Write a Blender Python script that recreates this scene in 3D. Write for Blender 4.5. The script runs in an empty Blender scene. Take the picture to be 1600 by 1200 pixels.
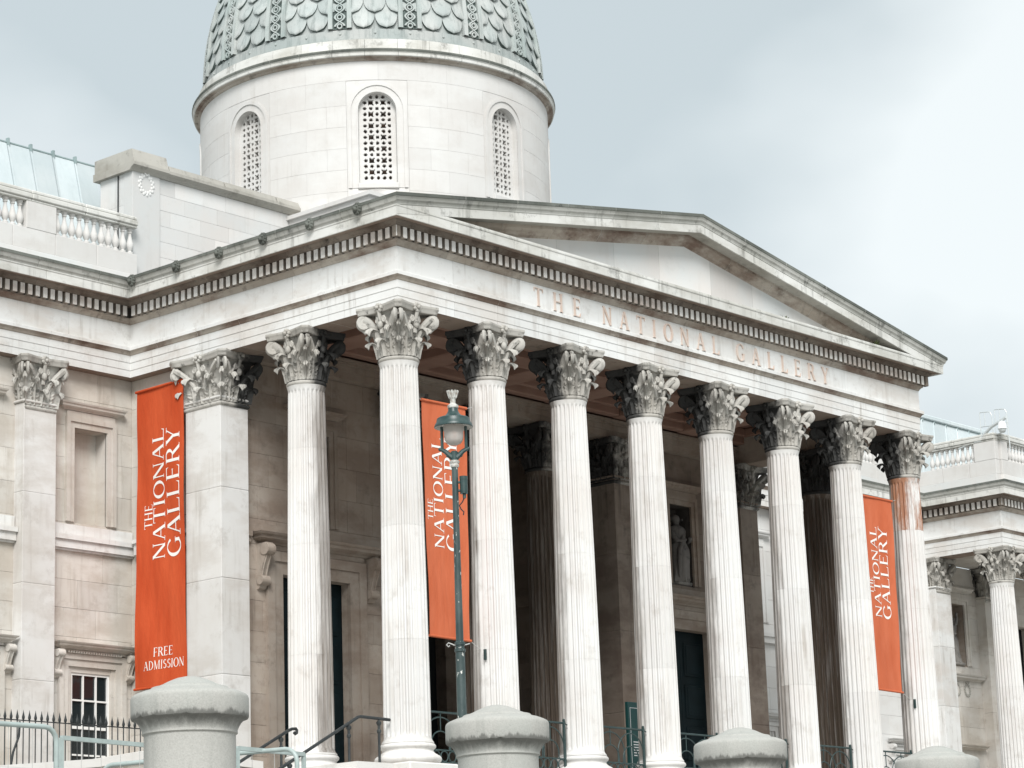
import bpy, math, random
from mathutils import Matrix, Vector
random.seed(7)
rad = math.radians
pi = math.pi
scene = bpy.context.scene

# ------------------------------------------------------------------ camera
PAN, PITCH, ROLL, FPX = 0.853685173, 0.237877096, -0.0348802451, 3974.71980
CAM = Vector((-40.8399158, -39.0282969, -5.62094519))
cd = bpy.data.cameras.new('camera'); cam = bpy.data.objects.new('camera', cd)
scene.collection.objects.link(cam); scene.camera = cam
cd.sensor_fit = 'HORIZONTAL'; cd.sensor_width = 36.0; cd.lens = FPX / 1600 * 36.0
cd.clip_start = 0.5; cd.clip_end = 4000
_f = Vector((math.sin(PAN)*math.cos(PITCH), math.cos(PAN)*math.cos(PITCH), math.sin(PITCH)))
_r = Vector((math.cos(PAN), -math.sin(PAN), 0)); _u = _r.cross(_f)
_c, _s = math.cos(ROLL), math.sin(ROLL)
_R = _r*_c + _u*_s; _U = -_r*_s + _u*_c
cam.matrix_world = Matrix(((_R.x, _U.x, -_f.x, CAM.x), (_R.y, _U.y, -_f.y, CAM.y), (_R.z, _U.z, -_f.z, CAM.z), (0, 0, 0, 1)))

# ------------------------------------------------------------------ sky, sun, exposure
SUN_FROM = Vector((-1.0, -1.0, 1.22)).normalized()
SUN_ELEV = math.asin(SUN_FROM.z)
world = bpy.data.worlds.new('World'); scene.world = world; world.use_nodes = True
wt = world.node_tree; wt.nodes.clear()
wo = wt.nodes.new('ShaderNodeOutputWorld'); bg = wt.nodes.new('ShaderNodeBackground')
sky = wt.nodes.new('ShaderNodeTexSky'); sky.sky_type = 'NISHITA'; sky.sun_disc = False
sky.sun_elevation = SUN_ELEV; sky.sun_rotation = math.atan2(SUN_FROM.x, SUN_FROM.y)
sky.air_density = 1.0; sky.dust_density = 2.0
tc = wt.nodes.new('ShaderNodeTexCoord')
mp = wt.nodes.new('ShaderNodeMapping'); mp.inputs['Scale'].default_value = (1, 1, 1.6); mp.inputs['Location'].default_value = (-1.7836, 0.2324, 7.6161)
nz = wt.nodes.new('ShaderNodeTexNoise'); nz.inputs['Scale'].default_value = 3.0; nz.inputs['Detail'].default_value = 5; nz.inputs['Roughness'].default_value = 0.45
rp = wt.nodes.new('ShaderNodeValToRGB')
rp.color_ramp.elements[0].position = 0.38; rp.color_ramp.elements[0].color = (5.75, 6.5, 6.8, 1)
rp.color_ramp.elements[1].position = 0.56; rp.color_ramp.elements[1].color = (8.6, 9.15, 9.25, 1)
mx = wt.nodes.new('ShaderNodeMix'); mx.data_type = 'RGBA'; mx.inputs[0].default_value = 0.93
wt.links.new(tc.outputs['Generated'], mp.inputs['Vector']); wt.links.new(mp.outputs[0], nz.inputs['Vector'])
wt.links.new(nz.outputs['Fac'], rp.inputs[0]); wt.links.new(sky.outputs[0], mx.inputs[6]); wt.links.new(rp.outputs[0], mx.inputs[7])
wt.links.new(mx.outputs[2], bg.inputs['Color']); bg.inputs['Strength'].default_value = 0.05
wt.links.new(bg.outputs[0], wo.inputs['Surface'])
sl = bpy.data.lights.new('sun', 'SUN'); sl.energy = 1.75; sl.angle = rad(26); sl.color = (1.0, 0.985, 0.965)
sun = bpy.data.objects.new('sun', sl); scene.collection.objects.link(sun)
sun.rotation_euler = SUN_FROM.to_track_quat('Z', 'Y').to_euler(); sun.location = (-30, -30, 60)
vs = scene.view_settings; vs.view_transform = 'Standard'; vs.look = 'None'; vs.gamma = 1.0; vs.exposure = 1.14; vs.use_curve_mapping = False
try: scene.display_settings.display_device = 'sRGB'
except Exception: pass

# ------------------------------------------------------------------ materials
MATS = {}
class NT:
    def __init__(s, name):
        s.m = bpy.data.materials.new(name); s.m.use_nodes = True; s.t = s.m.node_tree
        s.b = s.t.nodes['Principled BSDF']; MATS[name] = s.m
    def n(s, typ, **kw):
        o = s.t.nodes.new(typ)
        for k, v in kw.items(): setattr(o, k, v)
        return o
    def l(s, a, b): s.t.links.new(a, b)
    def pos(s, scale=(1, 1, 1)):
        g = s.n('ShaderNodeNewGeometry'); m = s.n('ShaderNodeMapping'); m.inputs['Scale'].default_value = scale
        s.l(g.outputs['Position'], m.inputs['Vector']); return m.outputs[0]
    def noise(s, vec, scale, detail=6, rough=0.6):
        o = s.n('ShaderNodeTexNoise'); o.inputs['Scale'].default_value = scale; o.inputs['Detail'].default_value = detail; o.inputs['Roughness'].default_value = rough
        s.l(vec, o.inputs['Vector']); return o.outputs['Fac']
    def ramp(s, fac, a, b, ca=(0, 0, 0, 1), cb=(1, 1, 1, 1)):
        o = s.n('ShaderNodeValToRGB'); e = o.color_ramp.elements
        e[0].position = a; e[0].color = ca; e[1].position = b; e[1].color = cb
        s.l(fac, o.inputs[0]); return o.outputs[0]
    def math(s, op, a, b=None, c=None, clamp=False):
        o = s.n('ShaderNodeMath', operation=op); o.use_clamp = clamp
        for i, v in enumerate((a, b, c)):
            if v is None: continue
            if isinstance(v, (int, float)): o.inputs[i].default_value = v
            else: s.l(v, o.inputs[i])
        return o.outputs[0]
    def mix(s, fac, a, b, mode='MIX'):
        o = s.n('ShaderNodeMix', data_type='RGBA', blend_type=mode)
        for i, v in ((0, fac), (6, a), (7, b)):
            if isinstance(v, (int, float)): o.inputs[i].default_value = v
            elif isinstance(v, tuple): o.inputs[i].default_value = v if len(v) == 4 else v + (1,)
            else: s.l(v, o.inputs[i])
        return o.outputs[2]
    def smooth(s, v, a, b):
        o = s.n('ShaderNodeMapRange', interpolation_type='SMOOTHSTEP')
        o.inputs['From Min'].default_value = a; o.inputs['From Max'].default_value = b; s.l(v, o.inputs['Value']); return o.outputs[0]
    def bump(s, h, strength=0.3, dist=0.02):
        o = s.n('ShaderNodeBump'); o.inputs['Strength'].default_value = strength; o.inputs['Distance'].default_value = dist
        s.l(h, o.inputs['Height']); s.l(o.outputs[0], s.b.inputs['Normal'])
    def out(s, col, rough=0.85, metal=0.0, spec=None):
        if isinstance(col, tuple): s.b.inputs['Base Color'].default_value = col if len(col) == 4 else col + (1,)
        else: s.l(col, s.b.inputs['Base Color'])
        if isinstance(rough, (int, float)): s.b.inputs['Roughness'].default_value = rough
        else: s.l(rough, s.b.inputs['Roughness'])
        s.b.inputs['Metallic'].default_value = metal
        if spec is not None: s.b.inputs['Specular IOR Level'].default_value = spec
        return s.m

def stone(name, base, warm, stain, stain_amt=0.35, streak=0.25, tint=0.10, brown=None, brown_amt=0.0, soot=False, rust=False, bumpk=0.25, patch=2.3):
    """Portland stone: cloudy tone, vertical rain streaks, tone of each block, patches of dirt"""
    N = NT(name)
    p = N.pos()
    c = N.mix(N.ramp(N.noise(p, 0.45, 5), 0.38, 0.64), base, warm)
    oi = N.n('ShaderNodeObjectInfo')
    r = N.math('MULTIPLY_ADD', oi.outputs['Random'], tint*2, 1-tint)
    cc = N.n('ShaderNodeCombineXYZ')
    for i in range(3): N.l(r, cc.inputs[i])
    c = N.mix(1.0, c, cc.outputs[0], 'MULTIPLY')
    st = N.ramp(N.noise(N.pos((5.5, 5.5, 0.35)), 1.0, 5, 0.62), 0.52, 0.74)
    big = N.ramp(N.noise(p, 0.9, 3), 0.42, 0.62)
    c = N.mix(N.math('MULTIPLY', N.math('MULTIPLY', st, big), streak), c, stain)
    pt = N.ramp(N.noise(p, patch, 9, 0.7), 0.55, 0.70)
    c = N.mix(N.math('MULTIPLY', pt, stain_amt), c, stain)
    if brown:
        bm = N.ramp(N.noise(N.pos((0.5, 0.5, 1.2)), 1.0, 7, 0.65), 0.47, 0.62)
        c = N.mix(N.math('MULTIPLY', bm, brown_amt), c, brown)
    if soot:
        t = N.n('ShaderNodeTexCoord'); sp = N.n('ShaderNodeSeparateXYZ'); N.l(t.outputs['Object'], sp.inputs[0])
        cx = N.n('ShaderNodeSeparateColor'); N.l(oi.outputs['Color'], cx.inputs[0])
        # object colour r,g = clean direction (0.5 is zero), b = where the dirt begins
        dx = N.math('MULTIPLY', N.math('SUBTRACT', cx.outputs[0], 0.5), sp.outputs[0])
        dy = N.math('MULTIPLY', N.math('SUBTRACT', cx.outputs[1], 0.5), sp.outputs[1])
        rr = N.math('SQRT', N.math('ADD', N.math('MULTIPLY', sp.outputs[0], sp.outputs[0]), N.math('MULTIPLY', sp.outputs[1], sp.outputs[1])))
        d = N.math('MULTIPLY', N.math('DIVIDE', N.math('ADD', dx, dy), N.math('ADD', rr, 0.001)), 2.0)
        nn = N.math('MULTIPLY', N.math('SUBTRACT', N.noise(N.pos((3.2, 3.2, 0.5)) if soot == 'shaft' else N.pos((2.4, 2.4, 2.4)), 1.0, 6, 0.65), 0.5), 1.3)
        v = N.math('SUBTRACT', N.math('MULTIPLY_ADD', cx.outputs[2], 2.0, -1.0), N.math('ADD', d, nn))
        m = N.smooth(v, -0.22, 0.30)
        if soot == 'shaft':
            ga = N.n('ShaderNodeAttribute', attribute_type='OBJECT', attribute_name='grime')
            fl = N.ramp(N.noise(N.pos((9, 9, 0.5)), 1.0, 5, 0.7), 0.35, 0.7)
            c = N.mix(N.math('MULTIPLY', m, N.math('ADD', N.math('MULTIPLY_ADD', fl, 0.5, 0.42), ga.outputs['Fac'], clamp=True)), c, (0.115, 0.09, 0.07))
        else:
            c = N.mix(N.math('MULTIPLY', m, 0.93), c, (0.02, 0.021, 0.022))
    if rust:
        at = N.n('ShaderNodeAttribute', attribute_type='OBJECT', attribute_name='rust')
        rm = N.ramp(N.noise(N.pos((2.2, 2.2, 0.55)), 1.0, 7, 0.7), 0.40, 0.56)
        c = N.mix(N.math('MULTIPLY', N.math('MULTIPLY', rm, at.outputs['Fac']), 0.95), c, (0.33, 0.15, 0.08))
    fine = N.noise(p, 38, 6, 0.7)
    N.bump(fine, bumpk, 0.012)
    return N.out(c, 0.9, spec=0.25)

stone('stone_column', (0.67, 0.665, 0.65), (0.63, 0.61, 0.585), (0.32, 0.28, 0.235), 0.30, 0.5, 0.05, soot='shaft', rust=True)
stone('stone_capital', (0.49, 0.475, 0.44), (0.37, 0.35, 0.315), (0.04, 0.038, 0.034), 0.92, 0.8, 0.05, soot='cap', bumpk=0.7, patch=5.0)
stone('stone_entablature', (0.69, 0.695, 0.685), (0.645, 0.64, 0.62), (0.28, 0.25, 0.215), 0.36, 0.65, 0.07, brown=(0.50, 0.44, 0.385), brown_amt=0.4)
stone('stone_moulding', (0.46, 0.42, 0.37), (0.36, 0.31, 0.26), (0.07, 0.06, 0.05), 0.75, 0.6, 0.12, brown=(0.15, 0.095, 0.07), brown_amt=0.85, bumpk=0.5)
stone('stone_dark_brown', (0.32, 0.285, 0.245), (0.22, 0.185, 0.155), (0.03, 0.027, 0.024), 0.6, 0.6, 0.15)  # darker stone for every dentil face but the outward one
stone('stone_very_dark', (0.11, 0.10, 0.09), (0.07, 0.062, 0.055), (0.02, 0.018, 0.016), 0.6, 0.6, 0.12)  # very dark stone behind the dentils and inside the portico niches
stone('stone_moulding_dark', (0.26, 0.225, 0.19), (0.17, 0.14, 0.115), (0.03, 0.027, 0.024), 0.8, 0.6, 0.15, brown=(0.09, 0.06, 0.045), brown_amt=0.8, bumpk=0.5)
stone('stone_dentil', (0.72, 0.71, 0.69), (0.68, 0.65, 0.61), (0.18, 0.14, 0.11), 0.30, 0.3, 0.08, brown=(0.34, 0.22, 0.16), brown_amt=0.5)
stone('stone_cornice', (0.66, 0.66, 0.635), (0.56, 0.555, 0.52), (0.09, 0.09, 0.08), 0.7, 0.8, 0.08, brown=(0.36, 0.345, 0.30), brown_amt=0.45, bumpk=0.4)
stone('stone_sima', (0.52, 0.52, 0.49), (0.40, 0.40, 0.37), (0.07, 0.072, 0.064), 0.75, 0.85, 0.10, brown=(0.27, 0.27, 0.235), brown_amt=0.5, bumpk=0.5, patch=3.2)
stone('stone_lichen', (0.19, 0.20, 0.18), (0.085, 0.092, 0.082), (0.02, 0.023, 0.02), 0.85, 0.6, 0.1, brown=(0.10, 0.105, 0.09), brown_amt=0.7, bumpk=0.8)
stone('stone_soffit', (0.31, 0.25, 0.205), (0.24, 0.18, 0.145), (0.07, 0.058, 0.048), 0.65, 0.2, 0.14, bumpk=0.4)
stone('stone_wall', (0.61, 0.585, 0.545), (0.53, 0.49, 0.435), (0.29, 0.245, 0.20), 0.42, 0.7, 0.07, brown=(0.41, 0.355, 0.295), brown_amt=0.5, patch=1.6)
stone('stone_pilaster', (0.66, 0.655, 0.64), (0.61, 0.59, 0.56), (0.36, 0.33, 0.295), 0.5, 0.7, 0.04, brown=(0.49, 0.455, 0.415), brown_amt=0.55, patch=1.4)
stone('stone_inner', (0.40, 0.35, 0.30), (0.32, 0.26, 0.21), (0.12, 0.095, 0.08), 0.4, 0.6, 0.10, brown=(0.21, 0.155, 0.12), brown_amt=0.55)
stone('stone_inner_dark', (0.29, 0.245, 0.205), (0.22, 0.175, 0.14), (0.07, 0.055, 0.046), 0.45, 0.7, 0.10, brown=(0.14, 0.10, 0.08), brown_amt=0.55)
stone('stone_drum', (0.615, 0.61, 0.595), (0.575, 0.56, 0.54), (0.38, 0.35, 0.31), 0.22, 0.32, 0.04, brown=(0.50, 0.47, 0.44), brown_amt=0.3, patch=1.5)
stone('stone_attic', (0.60, 0.615, 0.61), (0.62, 0.595, 0.57), (0.42, 0.40, 0.37), 0.2, 0.25, 0.10)
stone('stone_old_cap', (0.44, 0.425, 0.385), (0.36, 0.345, 0.31), (0.11, 0.105, 0.09), 0.6, 0.6, 0.08, brown=(0.24, 0.22, 0.18), brown_amt=0.5, bumpk=0.7)
stone('statue_stone', (0.34, 0.325, 0.30), (0.17, 0.16, 0.15), (0.03, 0.03, 0.03), 0.8, 0.9, 0.02, bumpk=0.4)
stone('plinth_stone', (0.68, 0.67, 0.65), (0.62, 0.60, 0.57), (0.38, 0.35, 0.32), 0.25, 0.3, 0.05)

def simple(name, col, rough=0.6, metal=0.0, var=None, vscale=4.0, bumpk=0.0, spec=None):
    N = NT(name)
    if var: c = N.mix(N.ramp(N.noise(N.pos(), vscale, 6), 0.4, 0.65), col, var)
    else: c = col
    if bumpk: N.bump(N.noise(N.pos(), vscale*8, 4), bumpk, 0.01)
    return N.out(c, rough, metal, spec)
def lead(name, a, b, streakcol, sc=1.0):
    N = NT(name)
    c = N.mix(N.ramp(N.noise(N.pos(), 0.9, 6), 0.38, 0.62), a, b)
    oi = N.n('ShaderNodeObjectInfo'); r = N.math('MULTIPLY_ADD', oi.outputs['Random'], 0.22, 0.89); cc = N.n('ShaderNodeCombineXYZ')
    for i in range(3): N.l(r, cc.inputs[i])
    c = N.mix(1.0, c, cc.outputs[0], 'MULTIPLY')
    st = N.ramp(N.noise(N.pos((7, 7, 0.6)), 1.0, 5, 0.65), 0.50, 0.72)
    c = N.mix(N.math('MULTIPLY', st, 0.55*sc), c, streakcol)
    pt = N.ramp(N.noise(N.pos(), 5, 7, 0.7), 0.55, 0.72)
    c = N.mix(N.math('MULTIPLY', pt, 0.35*sc), c, streakcol)
    N.bump(N.noise(N.pos(), 14, 4), 0.2, 0.02)
    return N.out(c, 0.65, 0.0, 0.3)
lead('dome_lead', (0.36, 0.40, 0.39), (0.45, 0.465, 0.45), (0.13, 0.16, 0.155))
lead('dome_rib_lead', (0.38, 0.43, 0.415), (0.46, 0.48, 0.465), (0.16, 0.20, 0.19))
lead('dome_dark_lead', (0.075, 0.10, 0.095), (0.12, 0.15, 0.14), (0.03, 0.045, 0.042))
lead('copper_pale', (0.50, 0.56, 0.575), (0.55, 0.60, 0.61), (0.40, 0.455, 0.465), 0.6)
simple('copper_trim', (0.30, 0.38, 0.38), 0.6, 0, (0.22, 0.28, 0.28), 3)
simple('ceiling_paint', (0.33, 0.205, 0.155), 0.85, 0, (0.27, 0.155, 0.115), 0.8)
simple('ceiling_coffer', (0.25, 0.145, 0.11), 0.85, 0, (0.21, 0.12, 0.09), 0.8)
simple('letter_gilt', (0.56, 0.44, 0.37), 0.7, 0, (0.62, 0.53, 0.47), 3)
simple('iron_green', (0.018, 0.040, 0.040), 0.45, 0, (0.035, 0.06, 0.058), 6, spec=0.5)
simple('iron_black', (0.016, 0.02, 0.022), 0.5, 0, (0.03, 0.035, 0.035), 6)
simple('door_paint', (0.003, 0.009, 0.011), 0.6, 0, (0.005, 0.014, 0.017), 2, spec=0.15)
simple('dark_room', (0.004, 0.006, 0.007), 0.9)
simple('sash_white', (0.78, 0.78, 0.76), 0.55)
simple('grille_back', (0.20, 0.13, 0.095), 0.9, 0, (0.07, 0.065, 0.06), 2.2)
simple('barrier_paint', (0.37, 0.435, 0.42), 0.45, 0, (0.31, 0.365, 0.35), 8, spec=0.5)
simple('lamp_paint', (0.016, 0.043, 0.042), 0.38, 0, (0.04, 0.07, 0.067), 7, spec=0.5)
simple('lamp_white', (0.58, 0.59, 0.56), 0.55, 0, (0.30, 0.26, 0.22), 16)
simple('sign_green', (0.008, 0.06, 0.058), 0.35)
simple('camera_white', (0.82, 0.83, 0.83), 0.4)
simple('galvanised', (0.55, 0.58, 0.58), 0.4, 0.3)
simple('wire_steel', (0.5, 0.5, 0.48), 0.5, 0.3)
simple('weed_green', (0.07, 0.085, 0.03), 0.8)
simple('paving', (0.34, 0.33, 0.31), 0.85, 0, (0.27, 0.265, 0.25), 0.7, 0.1)
simple('roof_lead', (0.26, 0.275, 0.28), 0.7, 0, (0.20, 0.215, 0.22), 1)
# dark sash glass
N = NT('window_glass'); N.out((0.012, 0.018, 0.020), 0.06, 0, 0.5)
# frosted lamp globe
N = NT('lamp_globe'); N.out((0.66, 0.62, 0.585), 0.4); N.b.inputs['Transmission Weight'].default_value = 0.45; N.b.inputs['IOR'].default_value = 1.1
# flaking paint of the lamp post
N = NT('lamp_post_paint')
c = N.mix(N.ramp(N.noise(N.pos((1, 1, 0.4)), 3.5, 6), 0.42, 0.6), (0.022, 0.042, 0.042), (0.055, 0.08, 0.078))
c = N.mix(N.ramp(N.noise(N.pos((1, 1, 0.45)), 17, 5, 0.6), 0.635, 0.66), c, (0.62, 0.62, 0.58)); N.out(c, 0.42, 0, 0.5)
# banner cloth
def cloth(name, a, b):
    N = NT(name)
    c = N.mix(N.ramp(N.noise(N.pos((2, 2, 0.6)), 0.8, 4), 0.35, 0.65), a, b)
    N.bump(N.noise(N.pos((3, 3, 0.8)), 1.0, 4), 0.5, 0.08)
    N.out(c, 0.75, 0, 0.2)
cloth('banner_orange', (0.47, 0.066, 0.019), (0.55, 0.092, 0.030))
cloth('banner_orange_faded', (0.49, 0.115, 0.048), (0.57, 0.155, 0.074))
simple('banner_print', (0.82, 0.80, 0.76), 0.7)
# granite of the terrace piers
N = NT('granite')
g1 = N.noise(N.pos(), 55, 3, 0.7); g2 = N.noise(N.pos(), 1.6, 5)
c = N.mix(N.ramp(g1, 0.34, 0.66), (0.365, 0.36, 0.335), (0.425, 0.42, 0.392))
c = N.mix(N.math('MULTIPLY', N.ramp(g2, 0.45, 0.65), 0.3), c, (0.34, 0.37, 0.345))
c = N.mix(N.math('MULTIPLY', N.ramp(N.noise(N.pos(), 130, 2, 0.5), 0.60, 0.70), 0.5), c, (0.20, 0.20, 0.185))
c = N.mix(N.math('MULTIPLY', N.ramp(N.noise(N.pos((5, 5, 0.7)), 1.0, 6, 0.65), 0.52, 0.70), 0.35), c, (0.22, 0.23, 0.21))
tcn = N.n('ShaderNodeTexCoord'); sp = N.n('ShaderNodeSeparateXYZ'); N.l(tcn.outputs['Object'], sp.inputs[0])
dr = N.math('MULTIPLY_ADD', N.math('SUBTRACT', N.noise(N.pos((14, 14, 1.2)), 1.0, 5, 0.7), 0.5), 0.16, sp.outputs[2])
band = N.math('MULTIPLY', N.smooth(dr, -0.36, -0.25), N.smooth(dr, -0.19, -0.225))  # dark band below the cap lip: drip grime plus painted-in lip shade
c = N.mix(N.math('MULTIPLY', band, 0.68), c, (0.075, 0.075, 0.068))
N.bump(N.noise(N.pos(), 60, 4), 0.35, 0.01); N.out(c, 0.8, 0, 0.3)
M = MATS

# ------------------------------------------------------------------ object helpers
COL = scene.collection
WLOC = {}
def link(name, me, loc=(0, 0, 0), parent=None, rotz=0.0, scale=None, mat4=None):
    o = bpy.data.objects.new(name, me); COL.objects.link(o)
    L = Vector(loc); WLOC[o.name] = L
    base = WLOC[parent.name] if parent else Vector((0, 0, 0))
    if parent: o.parent = parent
    if mat4 is not None: o.matrix_local = Matrix.Translation(-base) @ mat4
    else:
        o.location = L - base
        if rotz: o.rotation_euler = (0, 0, rotz)
        if scale: o.scale = scale
    return o
def tag(o, label, cat, group=None, kind=None):
    if label: o['label'] = label
    if cat: o['category'] = cat
    if group: o['group'] = group
    if kind: o['kind'] = kind
    return o
def thing(name, label, cat, loc, group=None):
    return tag(link(name, None, loc), label, cat, group)

class MB:
    def __init__(s): s.v = []; s.f = []; s.m = []
    def add(s, vs, fs, mi=0):
        b = len(s.v); s.v += [tuple(v) for v in vs]; s.f += [tuple(b+i for i in f) for f in fs]; s.m += [mi]*len(fs); return s
    def box(s, x0, x1, y0, y1, z0, z1, mi=0):
        v = [(x0, y0, z0), (x1, y0, z0), (x1, y1, z0), (x0, y1, z0), (x0, y0, z1), (x1, y0, z1), (x1, y1, z1), (x0, y1, z1)]
        return s.add(v, [(3, 2, 1, 0), (4, 5, 6, 7), (0, 1, 5, 4), (1, 2, 6, 5), (2, 3, 7, 6), (3, 0, 4, 7)], mi)
    def cbox(s, x0, x1, y0, y1, z0, z1, c=0.01, mi=0):
        """box with chamfered edges"""
        vs = []
        X = (x0, x1); Y = (y0, y1); Z = (z0, z1); idx = {}
        for i in (0, 1):
            for j in (0, 1):
                for k in (0, 1):
                    sx, sy, sz = (1-2*i)*c, (1-2*j)*c, (1-2*k)*c
                    idx[i, j, k, 0] = len(vs); vs.append((X[i], Y[j]+sy, Z[k]+sz))
                    idx[i, j, k, 1] = len(vs); vs.append((X[i]+sx, Y[j], Z[k]+sz))
                    idx[i, j, k, 2] = len(vs); vs.append((X[i]+sx, Y[j]+sy, Z[k]))
        fs = []
        q = [(0, 0), (1, 0), (1, 1), (0, 1)]
        for i in (0, 1): f = [idx[i, a, b, 0] for a, b in q]; fs.append(f if i else f[::-1])
        for j in (0, 1): f = [idx[a, j, b, 1] for a, b in q]; fs.append(f[::-1] if j else f)
        for k in (0, 1): f = [idx[a, b, k, 2] for a, b in q]; fs.append(f if k else f[::-1])
        for a in (0, 1):
            for b in (0, 1):
                f = [idx[a, b, 0, 0], idx[a, b, 1, 0], idx[a, b, 1, 1], idx[a, b, 0, 1]]; fs.append(f if (a+b) % 2 else f[::-1])
                f = [idx[a, 0, b, 0], idx[a, 1, b, 0], idx[a, 1, b, 2], idx[a, 0, b, 2]]; fs.append(f[::-1] if (a+b) % 2 else f)
                f = [idx[0, a, b, 1], idx[1, a, b, 1], idx[1, a, b, 2], idx[0, a, b, 2]]; fs.append(f if (a+b) % 2 else f[::-1])
        for i in (0, 1):
            for j in (0, 1):
                for k in (0, 1):
                    f = [idx[i, j, k, 0], idx[i, j, k, 1], idx[i, j, k, 2]]; fs.append(f if (i+j+k) % 2 else f[::-1])
        return s.add(vs, fs, mi)
    def lathe(s, prof, n=32, c=(0, 0, 0), a0=0.0, a1=2*pi, mi=0, caps=False):
        full = abs(a1-a0-2*pi) < 1e-6; k = n if full else n+1
        vs = []
        for i in range(k):
            a = a0+(a1-a0)*i/n; ca, sa = math.cos(a), math.sin(a)
            vs += [(c[0]+r*ca, c[1]+r*sa, c[2]+z) for r, z in prof]
        m = len(prof); fs = []
        for i in range(n):
            j = (i+1) % k
            for q in range(m-1): fs.append((i*m+q, j*m+q, j*m+q+1, i*m+q+1))
        if caps and not full: fs += [tuple(range(m)), tuple(n*m+q for q in range(m-1, -1, -1))]
        return s.add(vs, fs, mi)
    def tube(s, path, r, n=8, mi=0, flat=None, caps=True):
        P = [Vector(p) for p in path]; m = len(P); vs = []
        rr = r if isinstance(r, (list, tuple)) else [r]*m
        up = None
        for i in range(m):
            t = (P[min(i+1, m-1)]-P[max(i-1, 0)]).normalized()
            if up is None:
                up = Vector((0, 0, 1)) if abs(t.z) < 0.9 else Vector((1, 0, 0))
            sd = t.cross(up)
            if sd.length < 1e-5: sd = t.cross(Vector((0, 1, 0)))
            sd.normalize(); up = sd.cross(t).normalized()
            for k in range(n):
                a = 2*pi*k/n + pi/n
                vs.append(tuple(P[i]+sd*math.cos(a)*rr[i]*(flat or 1.0)+up*math.sin(a)*rr[i]))
        fs = []
        for i in range(m-1):
            for k in range(n):
                fs.append((i*n+k, i*n+(k+1) % n, (i+1)*n+(k+1) % n, (i+1)*n+k))
        if caps: fs += [tuple(range(n))[::-1], tuple((m-1)*n+k for k in range(n))]
        return s.add(vs, fs, mi)
    def ball(s, c, r, n=10, m=7, mi=0):
        rx, ry, rz = r if isinstance(r, tuple) else (r, r, r)
        vs = []; fs = []
        for j in range(m+1):
            b = -pi/2+pi*j/m
            for i in range(n):
                a = 2*pi*i/n; vs.append((c[0]+rx*math.cos(b)*math.cos(a), c[1]+ry*math.cos(b)*math.sin(a), c[2]+rz*math.sin(b)))
        for j in range(m):
            for i in range(n): fs.append((j*n+i, j*n+(i+1) % n, (j+1)*n+(i+1) % n, (j+1)*n+i))
        return s.add(vs, fs, mi)
    def prism(s, poly, y0, y1, mi=0, axis='y'):
        """extrude a polygon given in (x,z) from y0 to y1"""
        n = len(poly)
        if axis == 'y': vs = [(a, y0, b) for a, b in poly]+[(a, y1, b) for a, b in poly]
        elif axis == 'x': vs = [(y0, a, b) for a, b in poly]+[(y1, a, b) for a, b in poly]
        else: vs = [(a, b, y0) for a, b in poly]+[(a, b, y1) for a, b in poly]
        fs = [tuple(range(n)), tuple(range(2*n-1, n-1, -1))]+[(i, n+i, n+(i+1) % n, (i+1) % n) for i in range(n)]
        return s.add(vs, fs, mi)
    def mesh(s, mats, smooth=None, name='mesh'):
        me = bpy.data.meshes.new(name); me.from_pydata(s.v, [], s.f)
        if isinstance(mats, str): mats = [mats]
        for m in mats: me.materials.append(M[m])
        if any(s.m): me.polygons.foreach_set('material_index', s.m)
        import bmesh
        b = bmesh.new(); b.from_mesh(me); bmesh.ops.recalc_face_normals(b, faces=b.faces); b.to_mesh(me); b.free()
        if smooth is not None:
            me.polygons.foreach_set('use_smooth', [True]*len(me.polygons)); me.set_sharp_from_angle(angle=rad(smooth))
        me.update(); return me
    def build(s, name, mats, parent=None, loc=(0, 0, 0), smooth=None, local=False):
        """verts are in world space unless local; the object origin is put at loc"""
        if not local and tuple(loc) != (0, 0, 0): s.v = [(a-loc[0], b-loc[1], c-loc[2]) for a, b, c in s.v]
        return link(name, s.mesh(mats, smooth, name), loc, parent)

def struct(o): o['kind'] = 'structure'; return o
_unit = {}
def block(name, mat, x0, x1, y0, y1, z0, z1, parent):
    """one squared stone: a shared chamfered cube, scaled"""
    if mat not in _unit: _unit[mat] = MB().cbox(-.5, .5, -.5, .5, -.5, .5, 0.008).mesh(mat, None, 'squared_stone')
    return link(name, _unit[mat], ((x0+x1)/2, (y0+y1)/2, (z0+z1)/2), parent, scale=(x1-x0, y1-y0, z1-z0))

# ------------------------------------------------------------------ ground
GZ = -4.6                      # terrace before the gallery
struct(MB().box(-1500, 1500, -1500, -22.9, -7.7, -7.2).build('lower_square', 'paving'))
struct(MB().box(-1500, 1500, -22.9, 1500, GZ-3.1, GZ).build('terrace', 'paving'))

# ------------------------------------------------------------------ the gallery
gallery = thing('gallery_building', 'pale stone gallery with columned portico, pediment and lead-scaled dome', 'building', (10.5, 0, GZ))
G = gallery
EW = 0.44                      # half width of architrave and frieze
ZA, ZTB, ZTT, ZF, ZCB, ZCT, ZS = 9.916, 10.47, 10.666, 11.267, 11.80, 12.02, 12.26
FLOOR = -0.5

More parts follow.
